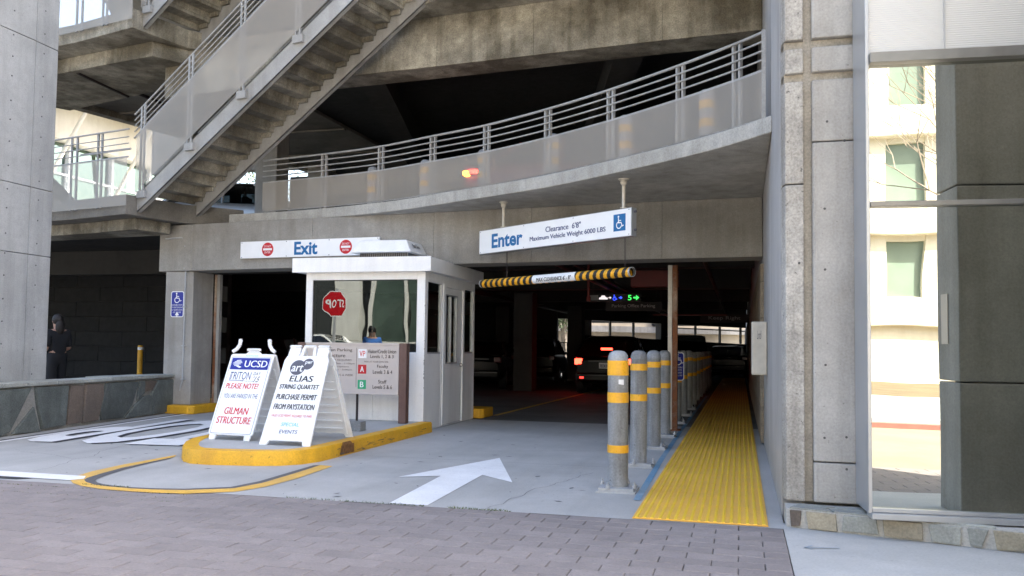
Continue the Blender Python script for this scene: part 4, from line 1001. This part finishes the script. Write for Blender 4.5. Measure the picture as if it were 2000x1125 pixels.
flat(rrect(-.275,.275,.075,L1-.10,.02), M['grey_ink'], F1, I4, 'print_border', .0012); flat(rrect(-.271,.271,.079,L1-.104,.018), M['white'], F1, I4, 'print_sheet', .002)
flat(rect(-.262,.262,L1-.265,L1-.115), M['navy'], F1, I4, 'header_band', .0028)
ft_(F1, 'UCSD', .31, .085, .085, L1-.19, M['white'], .02)
tri = MB()
for k in range(5):
    y = L1-.15-k*.016; a = (.035,.055,.07,.055,.035)[k]; sk = -.004*k
    tri.add([(-.165-a+sk,y-.006,.0036),(-.165+a+sk,y+.001,.0036),(-.165+a*.8+sk,y+.009,.0036),(-.165-a*.8+sk,y+.004,.0036)], [(0,1,2,3)])
tri.add([(-.19,L1-.222,.0036),(-.13,L1-.245,.0036),(-.105,L1-.232,.0036),(-.15,L1-.216,.0036)], [(0,1,2,3)]); tri.build('trident_logo', M['white'], F1)
ft_(F1, 'TRITON', .29, .098, -.085, L1-.345, M['inkb'], .0); flat(rect(-.225,-.02,L1-.408,L1-.402), M['inkb'], F1, I4, 'logo_underline', .0035); flat(rect(-.225,-.218,L1-.40,L1-.315), M['inkb'], F1, I4, 'logo_stem', .0035)
ft_(F1, 'DAY', .10, .038, .14, L1-.315, M['ink'], .0, .2); ft_(F1, "'15", .09, .075, .15, L1-.385, M['ink'], .0, .4); ft_(F1, 'FOR THE FUTURE', .19, .012, .03, L1-.412, M['inkb'], 0)
ft_(F1, 'PLEASE NOTE!', .44, .068, -.02, L1-.475, M['inkr'], .03, .1)
ft_(F1, 'YOU ARE PARKED IN THE', .46, .056, -.0, L1-.60, M['inkb'], .0, .1)
ft_(F1, 'GILMAN', .32, .085, -.0, L1-.785, M['inkr'], .03, .05); ft_(F1, 'STRUCTURE', .46, .085, -.0, L1-.90, M['inkr'], .03, .05)
ft_(F1, 'PLASTICADE', .17, .014, -.0, L1-.085, M['green'], .02)
T2, F2, L2 = aframe('right sandwich board with round art logo reading Elias String Quartet', (-4.82,8.50,.15), R(0), .62, 1.10, .55, 1.10, 2)
flat(circ(-.085,L2-.29,.095), M['grey_ink'], F2, I4, 'logo_disc', .0015); flat(circ(.035,L2-.245,.07), M['grey_ink'], F2, I4, 'logo_disc', .0018)
ft_(F2, 'art', .14, .085, -.085, L2-.30, M['white'], .04, .1); ft_(F2, 'pwr', .09, .05, .042, L2-.235, M['white'], .03, .1)
for (s, w, h, y, m, b) in (('ELIAS',.29,.074,.43,M['ink'],.015),('STRING QUARTET',.49,.066,.535,M['ink'],.012),('PURCHASE PERMIT',.50,.066,.655,M['ink'],.012),('FROM PAYSTATION',.50,.066,.775,M['ink'],.012),('VALID UCSD PERMIT REQUIRED TO PARK',.50,.036,.885,M['inkr'],.015)):
    ft_(F2, s, w, h, .0, L2-y, m, b, .08)
ft_(F2, 'SPECIAL', .22, .042, .01, L2-.985, M['inkg'], -.005, .1); ft_(F2, 'EVENTS', .22, .042, .01, L2-1.07, M['inkb'], -.012, .1)

# ------------------------------------------------------------------ posts left
for (x, y, h, r, l) in ((-12.75,16.2,1.2,.055,'yellow post with white cap band in the dark passage'), (-10.35,15.5,1.2,.06,'orange post behind the left sandwich board')):
    T = thing('yellow_post', l, 'post', (x,y,0)); MB().lathe([(r,0),(r,h-.02),(r*.8,h)],16).build('pipe', M['kerb_y'], T, smooth=True)
    MB().lathe([(r+.002,h-.10),(r+.002,h-.04)],16).build('band', M['white'], T, smooth=True)

# ------------------------------------------------------------------ right wing: pier, glass, curb
RW = thing('glass_wing', 'concrete and mirrored glass wing with tall grooved pier on the right', 'building')
bx('reveal', M['groove'], RW, .32, .4555, 6.74, 6.968, 3.272, 3.583); bx('reveal', M['groove'], RW, .5145, .825, 6.73, 6.968, 3.272, 3.583)
for a, b in ((.15,2.49),(2.495,3.27),(3.33,3.52),(3.585,9.4)):
    MB().prism([(.302,6.80),(.325,6.70),(.455,6.69),(.455,6.965),(.302,6.965)], a+.002, b-.002).build('pier_block', M['conc_rough'], RW, bevel=.009)
for a, b in ((.15,.44),(.445,2.80),(2.805,3.27),(3.33,3.52),(3.585,9.4)):
    MB().prism([(.515,6.69),(.535,6.68),(.836,6.68),(.836,6.965),(.515,6.965)], a+.002, b-.002).build('pier_block', M['conc_light'], RW, bevel=.009)
bx('pier_core', M['groove'], RW, .456, .514, 6.735, 7.2, .15, 9.4)
bx('pier_core', M['conc'], RW, .45, .9, 6.975, 8.2, 0, 9.4)
th_ = MB()
for (x, z) in ((.60,1.15),(.60,1.85),(.59,.62),(.74,.63),(.42,1.9),(.62,2.95),(.74,.40),(.60,2.3),(.74,2.8)):
    th_.cyl((x,6.676,z),(x,6.69,z),.009,10)
th_.build('tie_holes', M['hole'], RW)['kind'] = 'stuff'
gd = Vector((math.cos(R(4)), math.sin(R(4)))); g0 = Vector((.84,6.24))
def gp(s, t): q = g0+gd*s+Vector((-gd.y,gd.x))*t; return q.x, q.y
def gbox(name, mat, s0, s1, t0, t1, z0, z1, bv=.003): return MB().prism([gp(s0,t0),gp(s1,t0),gp(s1,t1),gp(s0,t1)], z0, z1).build(name, mat, RW, bevel=bv)
gbox('window_frame', M['alu'], -.012, .012, -.0, .42, .17, 6.1)
gbox('window_sill', M['alu'], .0, 9.8, -.05, .12, .14, .178); gbox('window_sill', M['alu'], .014, 9.8, .0, .10, .18, .205)
gbox('mullion', M['alu_dark'], .014, 9.8, -.02, .08, 2.235, 2.27); gbox('mullion', M['alu_dark'], .014, 9.8, -.04, .08, 3.22, 3.29)
gbox('panel_seam', M['alu'], .50, .508, .015, .028, 3.291, 5.09, 0); gbox('panel_seam', M['alu'], 1.21, 1.218, .015, .028, 3.291, 5.09, 0)
gbox('mullion', M['alu'], 1.9, 1.95, -.02, .08, .206, 2.23)
def pane_(name, mat, s0, s1, z0, z1, n=1):
    mb = MB(); a, b = gp(s0,.03), gp(s1,.03); mb.add([(*a,z0),(*b,z0),(*b,z1),(*a,z1)], [(0,1,2,3)]); return mb.build(name, mat, RW)
pane_('window_pane', M['mirror'], .012, 1.9, .205, 2.235); pane_('window_pane', M['mirror'], 1.95, 9.8, .205, 2.235)
pane_('window_pane', M['mirror'], .012, 9.8, 2.27, 3.22)
mb = MB(); vs = []; nr = 240
for k in range(nr+1):
    z = 3.29+k*.0075*1.0; t = .03+(.0018 if k % 2 else 0)
    vs += [(*gp(.012,t),z),(*gp(9.8,t),z)]
mb.add(vs, [(2*k,2*k+1,2*k+3,2*k+2) for k in range(nr)]); mb.build('ribbed_panel', M['frost'], RW)
bx('wing_interior', M['dark'], RW, .95, 14, 7.4, 7.6, 0, 5.98)
bx('wing_roof', M['conc'], RW, .91, 16, 6.4, 13, 6.0, 6.2); bx('wing_wall', M['conc'], RW, 10.7, 16, 6.9, 7.2, 0, 5.99); bx('wing_floor', M['dark'], RW, .95, 10.6, 6.6, 7.4, 0, .13)  # unseen; roof height set so the wing's shadow ends on the road
bx('wing_upper_wall', M['conc_light'], RW, .91, 10.69, 6.9, 7.1, 5.1, 5.99)
# upper concrete blocks seen through the ribbed panel
for k in range(4):
    for j in range(3): bx('inner_block', M['conc_light'], RW, 1.0+k*.9+(j%2)*.4, 1.0+k*.9+(j%2)*.4+.88, 6.62+.01, 6.75, 3.3+j*.42, 3.3+j*.42+.41, .01)
# stone curb
SB = thing('stone_curb', 'low stone faced curb below the mirrored window and pier', 'curb')
c0, c1 = Vector((.31,6.47)), Vector((4.6,5.30)); cdv = (c1-c0).normalized(); cn = Vector((-cdv.y, cdv.x)); CL = (c1-c0).length
def cpt(s, t): q = c0+cdv*s+cn*t; return q.x, q.y
MB().prism([cpt(0,.015),cpt(CL,.015),(4.9,6.7),(.31,6.72)], 0, .130).build('core', M['mortar_l'], SB)
xs_ = [0,.13,.36,.62,.90,1.12,1.27,1.50,1.83,2.15,2.5,2.9,3.3,3.8,4.3]
for i in range(len(xs_)-1):
    a, b = xs_[i]+.008, xs_[i+1]-.008; sk = random.uniform(-.05,.05)
    q = [(a+random.uniform(0,.03),random.uniform(.006,.02)),(b-random.uniform(0,.045),random.uniform(.004,.025)),(b+random.uniform(-.02,.004),.125),(a+random.uniform(-.004,.02),.125)]; t0 = random.uniform(-.008,-.002); mb = MB()
    vs = [(*cpt(p[0],.02),p[1]) for p in q]+[(*cpt(p[0],t0+random.uniform(-.003,.003)),p[1]) for p in q]
    mb.add(vs, [(0,1,2,3),(7,6,5,4),(1,0,4,5),(2,1,5,6),(3,2,6,7),(0,3,7,4)])
    mb.build('stone', [M['stone_b'],M['stone_t'],M['stone_g'],M['stone_t'],M['stone_g'],M['stone_g'],M['stone_t'],M['stone_t'],M['stone_g']][i%9], SB, bevel=.004)
tops = [[(.02,.02),(.30,.02),(.25,.10),(.03,.12)],[(.32,.02),(.55,.02),(.50,.13),(.27,.11)],[(.04,.135),(.24,.12),(.30,.20),(.05,.22)],[(.27,.125),(.50,.145),(.60,.21),(.33,.21)],[(.58,.02),(.9,.02),(.85,.10),(.53,.13)],[(.93,.02),(1.3,.02),(1.3,.08),(.9,.10)]]
for q in tops: MB().prism([cpt(*p) for p in q], .128, .142).build('cap_stone', M['stone_g'], SB, bevel=.003)
# blue chalk arrow on sidewalk
p = [at(1572,1070,.004), at(1640,1071,.004), at(1580,1066,.004), at(1582,1075,.004)]
mb = MB()
def stroke(a, b, w=.008):
    d = (b-a).normalized()*w; n = Vector((-d.y,d.x,0)); mb.add([tuple(a+n),tuple(a-n),tuple(b-n),tuple(b+n)], [(0,1,2,3)])
stroke(p[0], p[1]); stroke(p[0], at(1586,1066,.004)); stroke(p[0], at(1588,1073,.004))
for v in mb.v: pass
mb.v = [(x,y,.006) for x,y,z in mb.v]; mb.build('chalk_arrow', M['chalk'], sw)
# nearby pier outside the frame (seen only in the mirrored glass)
NP = thing('concrete_pier', 'shaded concrete pier seen reflected in the mirrored window', 'pier')
for a, b in ((0,1.02),(1.03,2.55),(2.56,5),(5.01,8)): bx('pier_panel', M['conc'], NP, 1.76, 4.6, 4.93, 5.36, a, b, .01)
bx('plate', M['beige'], NP, 1.752, 1.759, 5.03, 5.16, 1.32, 1.72)

# ------------------------------------------------------------------ street side behind the camera
OB = thing('street_building', 'cream building with window bands across the sunlit street', 'building')
bx('wall', M['bldg'], OB, -9.5, 30, -29, -21, .1, 2.2)
for k, (z0, z1) in enumerate(((2.2,3.0),(5.6,6.5),(9.3,10.2),(13,14.2))):
    bx('band', M['bldg'], OB, -9.5, 30, -29, -20.7, z0, z1, .05)
for k, (z0, z1) in enumerate(((3.0,5.6),(6.5,9.3),(10.2,13))):
    u = -9.5
    while u < 29:
        bx('wall', M['bldg'], OB, u, u+.75, -29, -21.05, z0, z1); bx('wall', M['bldg'], OB, u+2.05, u+3.6, -29, -21.05, z0, z1)
        w_ = bx('window', M['pale_glass'], OB, u+.75, u+2.05, -29, -21.25, z0+.3, z1-.2); bx('window_head', M['bldg'], OB, u+.75, u+2.05, -29, -21.1, z1-.2, z1); bx('window_ledge', M['bldg'], OB, u+.75, u+2.05, -29, -21.08, z0, z0+.3)
        u += 3.6
GB = thing('street_building', 'grey panel and green glass building across the street', 'building')
bx('wall', M['bldg_g'], GB, -60, -9.6, -30, -20.5, .1, 1.5)
for (a, b, mt, dv) in ((-60,-22.4,'dark',-.1),(-22.35,-20.65,'bldg_g',0),(-20.6,-20.15,'dark',-.3),(-20.1,-19.8,'bldg_g',.1),(-19.75,-18.05,'greenglass',-.08),(-18.0,-17.85,'bldg_g',.02),(-17.8,-14.6,'greenglass',-.08),(-14.5,-13.9,'bldg_g',.1),(-13.85,-9.6,'greenglass',-.08)):
    bx('facade_panel' if mt == 'bldg_g' else 'window', M[mt], GB, a, b, -30, -20.5+dv, 1.52, 12)
bx('roof_edge', M['bldg_g'], GB, -60, -9.6, -30, -20.3, 12.01, 12.8)
# stop sign facing the exit, reflected in the booth window
STP = thing('stop_sign', 'red octagonal stop sign reflected backwards in the booth window', 'sign', (-11.35,1.2,0), math.pi)
oc = [(.40*math.cos(R(22.5+45*i)), .40*math.sin(R(22.5+45*i))) for i in range(8)]
SM = Matrix.Translation((0,-.03,2.45)) @ UP
flat(oc, M['white'], STP, SM, 'border', 0, .003); flat([(x*.94,y*.94) for x, y in oc], M['signred'], STP, SM, 'red_face', .004)
text('STOP', .56, .24, M['white'], STP, SM, .02, lift=.006); bx('post', M['galv'], STP, -.03, .03, -.025, .02, 0, 2.9)
# bare tree
TR = thing('bare_tree', 'leafless pale tree on the far sidewalk across the street', 'tree', (7.4,-4.6,.1))
tr = MB(); rnd = random.Random(3)
def branch(p, d, l, r, depth):
    q = p+d*l; tr.cyl(tuple(p), tuple(q), r, 6 if depth < 2 else 4, r*.68, caps=False)
    if depth >= 6: return
    for k in range(3 if depth < 3 else 2):
        nd = (d+Vector((rnd.uniform(-.75,.75), rnd.uniform(-.75,.75), rnd.uniform(-.25,.35)))).normalized()
        branch(q, nd, l*rnd.uniform(.66,.86), r*.62, depth+1)
branch(Vector((0,0,0)), Vector((-.12,0,1)), 2.1, .075, 0); tr.build('branches', M['bark'], TR, smooth=True)
lf = MB()
for k in range(60):
    c = Vector((rnd.gauss(-.6,.12), rnd.gauss(.4,.12), rnd.gauss(4.6,.16))); a = rnd.uniform(0,6)
    lf.add([c, c+Vector((.05*math.cos(a),.05*math.sin(a),.03)), c+Vector((.0,.02,-.07))], [(0,1,2)])
lf.build('dry_leaves', M['leaf_d'], TR)

# ------------------------------------------------------------------ cars
def make_car(label, loc, rz, paint, kind='sedan', lit=False, group=None, plate=None, amber=False):
    """local: x forward, y left, wheels on z=0"""
    T = thing('parked_car' if not lit else 'car', label, 'car', loc, rz, group)
    if kind == 'sedan': L, Wd, st = 4.6, 1.78, [(-2.3,.45,.80),(-2.2,.28,.98),(-1.75,.24,1.04),(-1.0,.22,1.0),(0,.21,.96),(.9,.22,.94),(1.5,.23,.88),(2.05,.26,.78),(2.28,.38,.62)]; gh = [(-1.95,1.02,.0),(-1.25,1.38,.10),(-.5,1.45,.13),(.2,1.43,.13),(1.15,.94,.04)]
    elif kind == 'wagon': L, Wd, st = 4.7, 1.86, [(-2.35,.42,.90),(-2.28,.28,1.03),(-1.9,.24,1.06),(-1.0,.23,1.04),(0,.22,1.02),(.9,.23,1.0),(1.5,.24,.95),(2.1,.28,.84),(2.32,.4,.66)]; gh = [(-2.26,1.04,.02),(-1.75,1.50,.14),(-.8,1.60,.15),(.1,1.56,.15),(1.1,1.0,.04)]
    else: L, Wd, st = 4.9, 1.95, [(-2.45,.5,.95),(-2.4,.38,1.12),(-1.9,.34,1.14),(-1,.33,1.12),(0,.32,1.12),(.9,.33,1.10),(1.6,.36,1.06),(2.2,.4,.98),(2.4,.5,.75)]; gh = [(-2.36,1.12,.02),(-2.2,1.74,.12),(-.8,1.82,.14),(.2,1.78,.14),(1.0,1.12,.04)]
    w = Wd/2; mb = MB(); secs = []
    for i, (x, zb, zt) in enumerate(st):
        k = 1-.16*(abs(x)/(L/2))**4; ww = w*k; zm = zb+(zt-zb)*.55
        secs.append([(x,-ww*.90,zb),(x,-ww*.99,zb+.08),(x,-ww,zm),(x,-ww*.965,zt-.06),(x,-ww*.88,zt),(x,0,zt+.035),(x,ww*.88,zt),(x,ww*.965,zt-.06),(x,ww,zm),(x,ww*.99,zb+.08),(x,ww*.90,zb)])
    n = len(secs[0]); vs = [p for s in secs for p in s]
    fs = [(i*n+j, i*n+j+1, (i+1)*n+j+1, (i+1)*n+j) for i in range(len(secs)-1) for j in range(n-1)]+[(i*n, (i+1)*n, (i+1)*n+n-1, i*n+n-1) for i in range(len(secs)-1)]
    fs += [tuple(range(n)), tuple(range(len(vs)-n, len(vs)))[::-1]]
    mb.add(vs, fs); body = mb.build('body', paint, T, smooth=True); s_ = body.modifiers.new('s','SUBSURF'); s_.levels = 1; s_.render_levels = 2
    g = MB(); gs = []
    for x, z, ins in gh:
        zb = .93 if kind == 'sedan' else (1.0 if kind == 'wagon' else 1.1); wb = w*.90
        gs.append([(x,-wb+.0,zb),(x,-wb+ins*.9,z-.03),(x,-wb+ins+.10,z),(x,wb-ins-.10,z),(x,wb-ins*.9,z-.03),(x,wb,zb)])
    vs = [p for s in gs for p in s]; n = 6
    g.add(vs, [(i*n+j, i*n+j+1, (i+1)*n+j+1, (i+1)*n+j) for i in range(len(gs)-1) for j in range(n-1)]); gl = g.build('windows', M['carglass'], T, smooth=True)
    r = MB(); rs = gs[1:-1]; vs = []
    for s in rs: vs += [(s[1][0],s[1][1],s[1][2]+.004),(s[2][0],s[2][1],s[2][2]+.012),(s[2][0],0,s[2][2]+.03),(s[3][0],s[3][1],s[3][2]+.012),(s[4][0],s[4][1],s[4][2]+.004)]
    n = 5; r.add(vs, [(i*n+j, i*n+j+1, (i+1)*n+j+1, (i+1)*n+j) for i in range(len(rs)-1) for j in range(n-1)])
    for sg in (0, 1):
        for a, b in ((gs[0],gs[1]),(gs[-1],gs[-2])):
            p, q = (a[0],b[1]) if sg == 0 else (a[5],b[4]); r.cyl((p[0],p[1],p[2]),(q[0],q[1],q[2]+.004),.03,6)
        m_ = gs[2]; p, q = (m_[0],m_[1]) if sg == 0 else (m_[5],m_[4]); r.cyl(p, (q[0],q[1],q[2]+.004), .03, 6)
    r.build('roof', paint, T, smooth=True)
    bx('cabin', M['dark'], T, gs[0][0][0]+.3, gs[-1][0][0]-.3, -w*.75, w*.75, .5, .98)
    for s in (-1,1):
        for hx in (-.35,.55): bx('seat', M['black'], T, hx-.08, hx+.08, s*.38-.2, s*.38+.2, .9, 1.28, .04)
    for sx in (-L*.30, L*.30):
        for s in (-1, 1):
            y = s*(w-.10); t = MB().cyl((sx,y-.11,.33),(sx,y+.11,.33),.33,24).build('wheel', M['tyre'], T, smooth=True)
            h_ = MB(); h_.cyl((sx,y+s*.105,.33),(sx,y+s*.116,.33),.21,20)
            h_.build('rim', M['rim'], t)
    xr = -L/2
    for s in (-1, 1):
        bx('tail_lamp', M['brake'] if lit else M['lampred'], T, xr-.005, xr+.22, s*(w*.80)-.11, s*(w*.80)+.11, .80, .97, .03)
        bx('headlamp', M['chrome'], T, L/2-.28, L/2-.08, s*(w*.72)-.14, s*(w*.72)+.14, .62, .74, .03)
        bx('mirror', paint, T, .75, .88, s*(w+.04)-.08, s*(w+.04)+.08, .98, 1.10, .03)
    bx('bumper', paint, T, xr-.09, xr+.2, -w*.86, w*.86, .34, .58, .05); bx('bumper_trim', M['trim'], T, xr-.10, xr-.088, -w*.80, w*.80, .50, .525)
    bx('trunk_trim', M['trim'], T, xr-.012, xr+.02, -w*.5, w*.5, .885, .915)
    if plate:
        pl = bx('number_plate', M['white'], T, xr-.035, xr-.022, -.16, .16, .70, .86)
        PMx = Matrix.Translation((xr-.036,0,.77)) @ Matrix.Rotation(-math.pi/2,4,'Z') @ UP
        text(plate, .27, .085, M['inkb'], T, PMx, .02, lift=.002, name='plate_lettering')
    if lit:
        bx('high_brake_lamp', M['brake'], T, gh[1][0]-.30, gh[1][0]-.27, -.16, .16, 1.24, 1.27)
        bx('reflector', M['reflector_glow'], T, xr-.102, xr-.09, w*.62, w*.74, .42, .47)  # bumper reflector emits red of its own, no lamp behind it
    return T
make_car('black wagon with lit brake lamps driving into the garage', (-3.62,26.0,0), R(90), M['car_k'], 'wagon', lit=True, plate='7EEK831')
make_car('dark SUV parked deep inside, behind the steel post', (-2.2,36.5,0), R(92), M['car_k2'], 'suv')
make_car('small dark car far down the walkway near the rear wall', (-.55,42.0,0), R(90), M['car_k2'], 'sedan')
make_car('charcoal sedan parked nearest the booth inside the dark garage', (-8.0,26.5,0), R(100), M['car_k2'], 'sedan')
make_car('black sedan parked beyond the charcoal one inside the garage', (-10.8,31,0), R(80), M['car_k'], 'sedan')
make_car('dark hatchback beside the rear railings inside the garage', (-7.6,33.0,0), R(95), M['car_k'], 'wagon')
make_car('dark red car parked in the exit bay', (-12.3,21.6,0), R(82), M['car_r2'], 'sedan')
make_car('silver car parked on the upper deck behind the stairs', (-11.3,18.3,3.57), R(12), M['car_s'], 'sedan')
make_car('black SUV parked at the left end of the upper deck', (-17.0,17.0,3.57), R(80), M['car_k'], 'suv')
rc = make_car('dark red car with glowing tail lamp on the upper deck', (-2.55,15.55,3.57), R(0), M['car_r'], 'sedan')
bx('lit_lamp', M['brake'], rc, -2.2, -1.98, -.90, -.86, .80, .88, .02); bx('lit_lamp', M['amber'], rc, -2.32, -2.201, -.86, -.70, .78, .87, .02)
make_car('white hatchback parked across the street, reflected in the booth window', (-12.9,-1.5,0), R(0), M['car_w'], 'wagon')

# ------------------------------------------------------------------ people
def person(label, loc, rz, shirt, trousers, hairm, longhair=False):
    T = thing('person', label, 'person', loc, rz)
    J = {'pel':(0,0,.95),'sp':(0,-.01,1.15),'ch':(0,-.02,1.36),'nk':(0,0,1.48),'hd0':(0,.02,1.56),'hd1':(0,.03,1.68),
         'shL':(.17,-.01,1.42),'elL':(.22,-.03,1.14),'wrL':(.12,.20,1.06),'haL':(.08,.28,1.09),'shR':(-.17,-.01,1.42),'elR':(-.22,-.03,1.14),'wrR':(-.12,.20,1.06),'haR':(-.08,.28,1.09),
         'hpL':(.09,0,.90),'knL':(.10,.03,.50),'anL':(.10,-.01,.09),'toL':(.11,.13,.04),'hpR':(-.09,0,.90),'knR':(-.10,-.02,.50),'anR':(-.10,-.06,.09),'toR':(-.11,.08,.04)}
    E_ = [('pel','sp'),('sp','ch'),('ch','nk'),('nk','hd0'),('hd0','hd1'),('ch','shL'),('shL','elL'),('elL','wrL'),('wrL','haL'),('ch','shR'),('shR','elR'),('elR','wrR'),('wrR','haR'),
          ('pel','hpL'),('hpL','knL'),('knL','anL'),('anL','toL'),('pel','hpR'),('hpR','knR'),('knR','anR'),('anR','toR')]
    Rd = {'pel':(.15,.11),'sp':(.14,.10),'ch':(.15,.11),'nk':(.055,.055),'hd0':(.075,.085),'hd1':(.072,.085),'sh':(.065,.065),'el':(.043,.043),'wr':(.030,.026),'ha':(.036,.018),'hp':(.095,.10),'kn':(.062,.062),'an':(.045,.048),'to':(.04,.03)}
    def skin(name, keys, mat, grow=0.):
        ks = [k for k in J if k in keys]; ix = {k:i for i,k in enumerate(ks)}
        me = bpy.data.meshes.new(name); me.from_pydata([J[k] for k in ks], [(ix[a],ix[b]) for a,b in E_ if a in ix and b in ix], [])
        o = bpy.data.objects.new(name, me); C.objects.link(o); o.parent = T; me.materials.append(mat)
        m = o.modifiers.new('skin','SKIN'); m.use_smooth_shade = True
        for i, k in enumerate(ks):
            r_ = Rd.get(k) or Rd[k[:2]]; me.skin_vertices[0].data[i].radius = (r_[0]+grow, r_[1]+grow); me.skin_vertices[0].data[i].use_root = (i == 0)
        s = o.modifiers.new('sub','SUBSURF'); s.levels = 1; s.render_levels = 2; return o
    skin('body', set(J), M['skin'])
    skin('shirt', {'pel','sp','ch','shL','elL','shR','elR'}, shirt, .022)
    skin('trousers', {'pel','sp','hpL','knL','anL','hpR','knR','anR'}, trousers, .016)
    h = MB(); h.ico((0,.005,1.655),.115,(.82,.95,.95),14,9)
    if longhair: h.ico((0,-.07,1.52),.10,(.85,.6,1.4),12,8)
    h.build('hair', hairm, T, smooth=True)
    fc = MB(); fc.ico((0,.105,1.625),.016,(.8,1,1.3),8,5); fc.ico((.078,.03,1.625),.018,(.5,1,1.4),8,5); fc.ico((-.078,.03,1.625),.018,(.5,1,1.4),8,5); fc.build('face', M['skin'], T, smooth=True)
    ey = MB(); ey.ico((.03,.098,1.645),.009); ey.ico((-.03,.098,1.645),.009); ey.build('eyes', M['black'], T); mo = MB().box(-.022,.022,.098,.104,1.583,1.589); mo.build('mouth', M['hair'], T)
    for s in (-1,1):
        fg = MB()
        for k in range(4):
            x = s*.08+(k-1.5)*.017; fg.tube([(x,.29,1.095),(x,.33+.004*(1.5-abs(k-1.5)),1.11),(x-s*.004,.345,1.125)], .008, 6)
        fg.tube([(s*.08-s*.03,.26,1.10),(s*.08-s*.045,.29,1.12),(s*.08-s*.04,.315,1.13)], .009, 6); fg.build('fingers', M['skin'], T, smooth=True)
        sh_ = MB(); sh_.ico((s*.11,.05 if s > 0 else 0.,.045),.06,(.75,2.2,.75),12,6); sh_.build('shoe', M['black'], T, smooth=True)
    return T
pp1 = person('person in black holding a phone in the dark left passage', (-12.0,13.0,0), R(75), M['cloth_k'], M['cloth_k'], M['hair'], True)
bx('phone', M['black'], pp1, -.05, .05, .30, .315, 1.09, 1.22)
person('person in blue shirt standing by the street, reflected in the booth', (-9.2,3.4,0), R(-40), M['cloth_b'], M['jeans'], M['hair'])

# ------------------------------------------------------------------ background outside the garage
LB = thing('neighbour_building', 'cream building with flared roof beyond the upper deck', 'building')
bx('wall', M['bldg_t'], LB, -48, -30, 30, 44, -.05, 7.6); bx('wall', M['bldg'], LB, -48, -29.6, 30, 44, 10.4, 12.2)
MB().hexa([(-48,28.5,12.2),(-28.2,28.5,12.2),(-28.2,45,12.2),(-48,45,12.2),(-48,28.5,13.0),(-27.0,28.5,13.0),(-27.0,45,13.0),(-48,45,13.0)]).build('roof', M['bldg'], LB)
for k in range(5):
    v = 30+k*2.8; w_ = bx('window', M['bldg_glass'], LB, -47, -30.2, v+.15, v+2.75, 7.62, 10.38); bx('window_frame', M['white'], LB, -30.25, -30.0, v, v+.14, 7.61, 10.39); bx('window_frame', M['white'], LB, -30.22, -30.02, v+.142, v+2.898, 8.9, 8.98)
bx('ledge', M['white'], LB, -30, -29.4, 30, 44, 7.2, 7.6)
for k in range(3):
    v = 31+k*4.3; MB().cyl((-29.9,v,7.7),(-28.3,v+1.2,12.2),.09,8).build('strut', M['bldg'], LB)
BB = thing('rear_building', 'beige banded wall behind the garage rear openings', 'building')
c_, s_ = math.cos(R(42)), math.sin(R(42))
def rb_box(name, mat, s0, s1, t0, t1, z0, z1):
    o0 = Vector((-16,50)); d = Vector((c_,s_)); n_ = Vector((-s_,c_))
    q = [o0+d*s0+n_*t0, o0+d*s1+n_*t0, o0+d*s1+n_*t1, o0+d*s0+n_*t1]
    MB().prism([tuple(x) for x in q], z0, z1).build(name, mat, BB)
rb_box('wall', M['bldg_r'], -8, 60, 0, 6, -.05, 2.35); rb_box('band', M['conc'], -8, 60, -.4, 6, 2.352, 2.75); rb_box('wall', M['bldg_r'], -8, 60, -.1, 6, 2.752, 6)
def tree(name, label, loc, h, r, seed):
    T = thing(name, label, 'tree', loc, 0, 'trees beyond the garage'); rn = random.Random(seed)
    t = MB().cyl((0,0,0),(0,0,h*.55),.22,8,.12)
    for k in range(6):
        a = rn.uniform(0,6.28); t.cyl((0,0,h*(.3+.05*k)),(r*.6*math.cos(a),r*.6*math.sin(a),h*(.62+.05*k)),.08,6,.03)
    t.build('trunk', M['bark'], T)
    l = MB()
    cl = [(rn.gauss(0,r*.45),rn.gauss(0,r*.45),h*.72+rn.gauss(0,h*.13)) for _ in range(22)]
    for k in range(5200):
        c = rn.choice(cl); p = Vector((c[0]+rn.gauss(0,r*.22),c[1]+rn.gauss(0,r*.22),c[2]+rn.gauss(0,h*.07))); s = rn.uniform(.07,.15)
        a = Vector((rn.gauss(0,1),rn.gauss(0,1),rn.gauss(0,1))).normalized(); b = a.orthogonal().normalized()
        l.add([tuple(p+a*s),tuple(p+b*s*.5),tuple(p-a*s),tuple(p-b*s*.5)], [(0,1,2,3)])
    l.build('crown', M['leaf'], T); return T
tree('leafy_tree', 'sparse tree seen beyond the upper deck behind the silver car', (-31.6,53.6,0), 13.0, 2.6, 5)
tree('leafy_tree', 'green tree seen through the rear garage opening', (-9.5,47,0), 5.5, 2.4, 6)
tree('leafy_tree', 'green tree glimpsed behind the balcony mesh at left', (-25.5,55,0), 11.0, 3.0, 8)
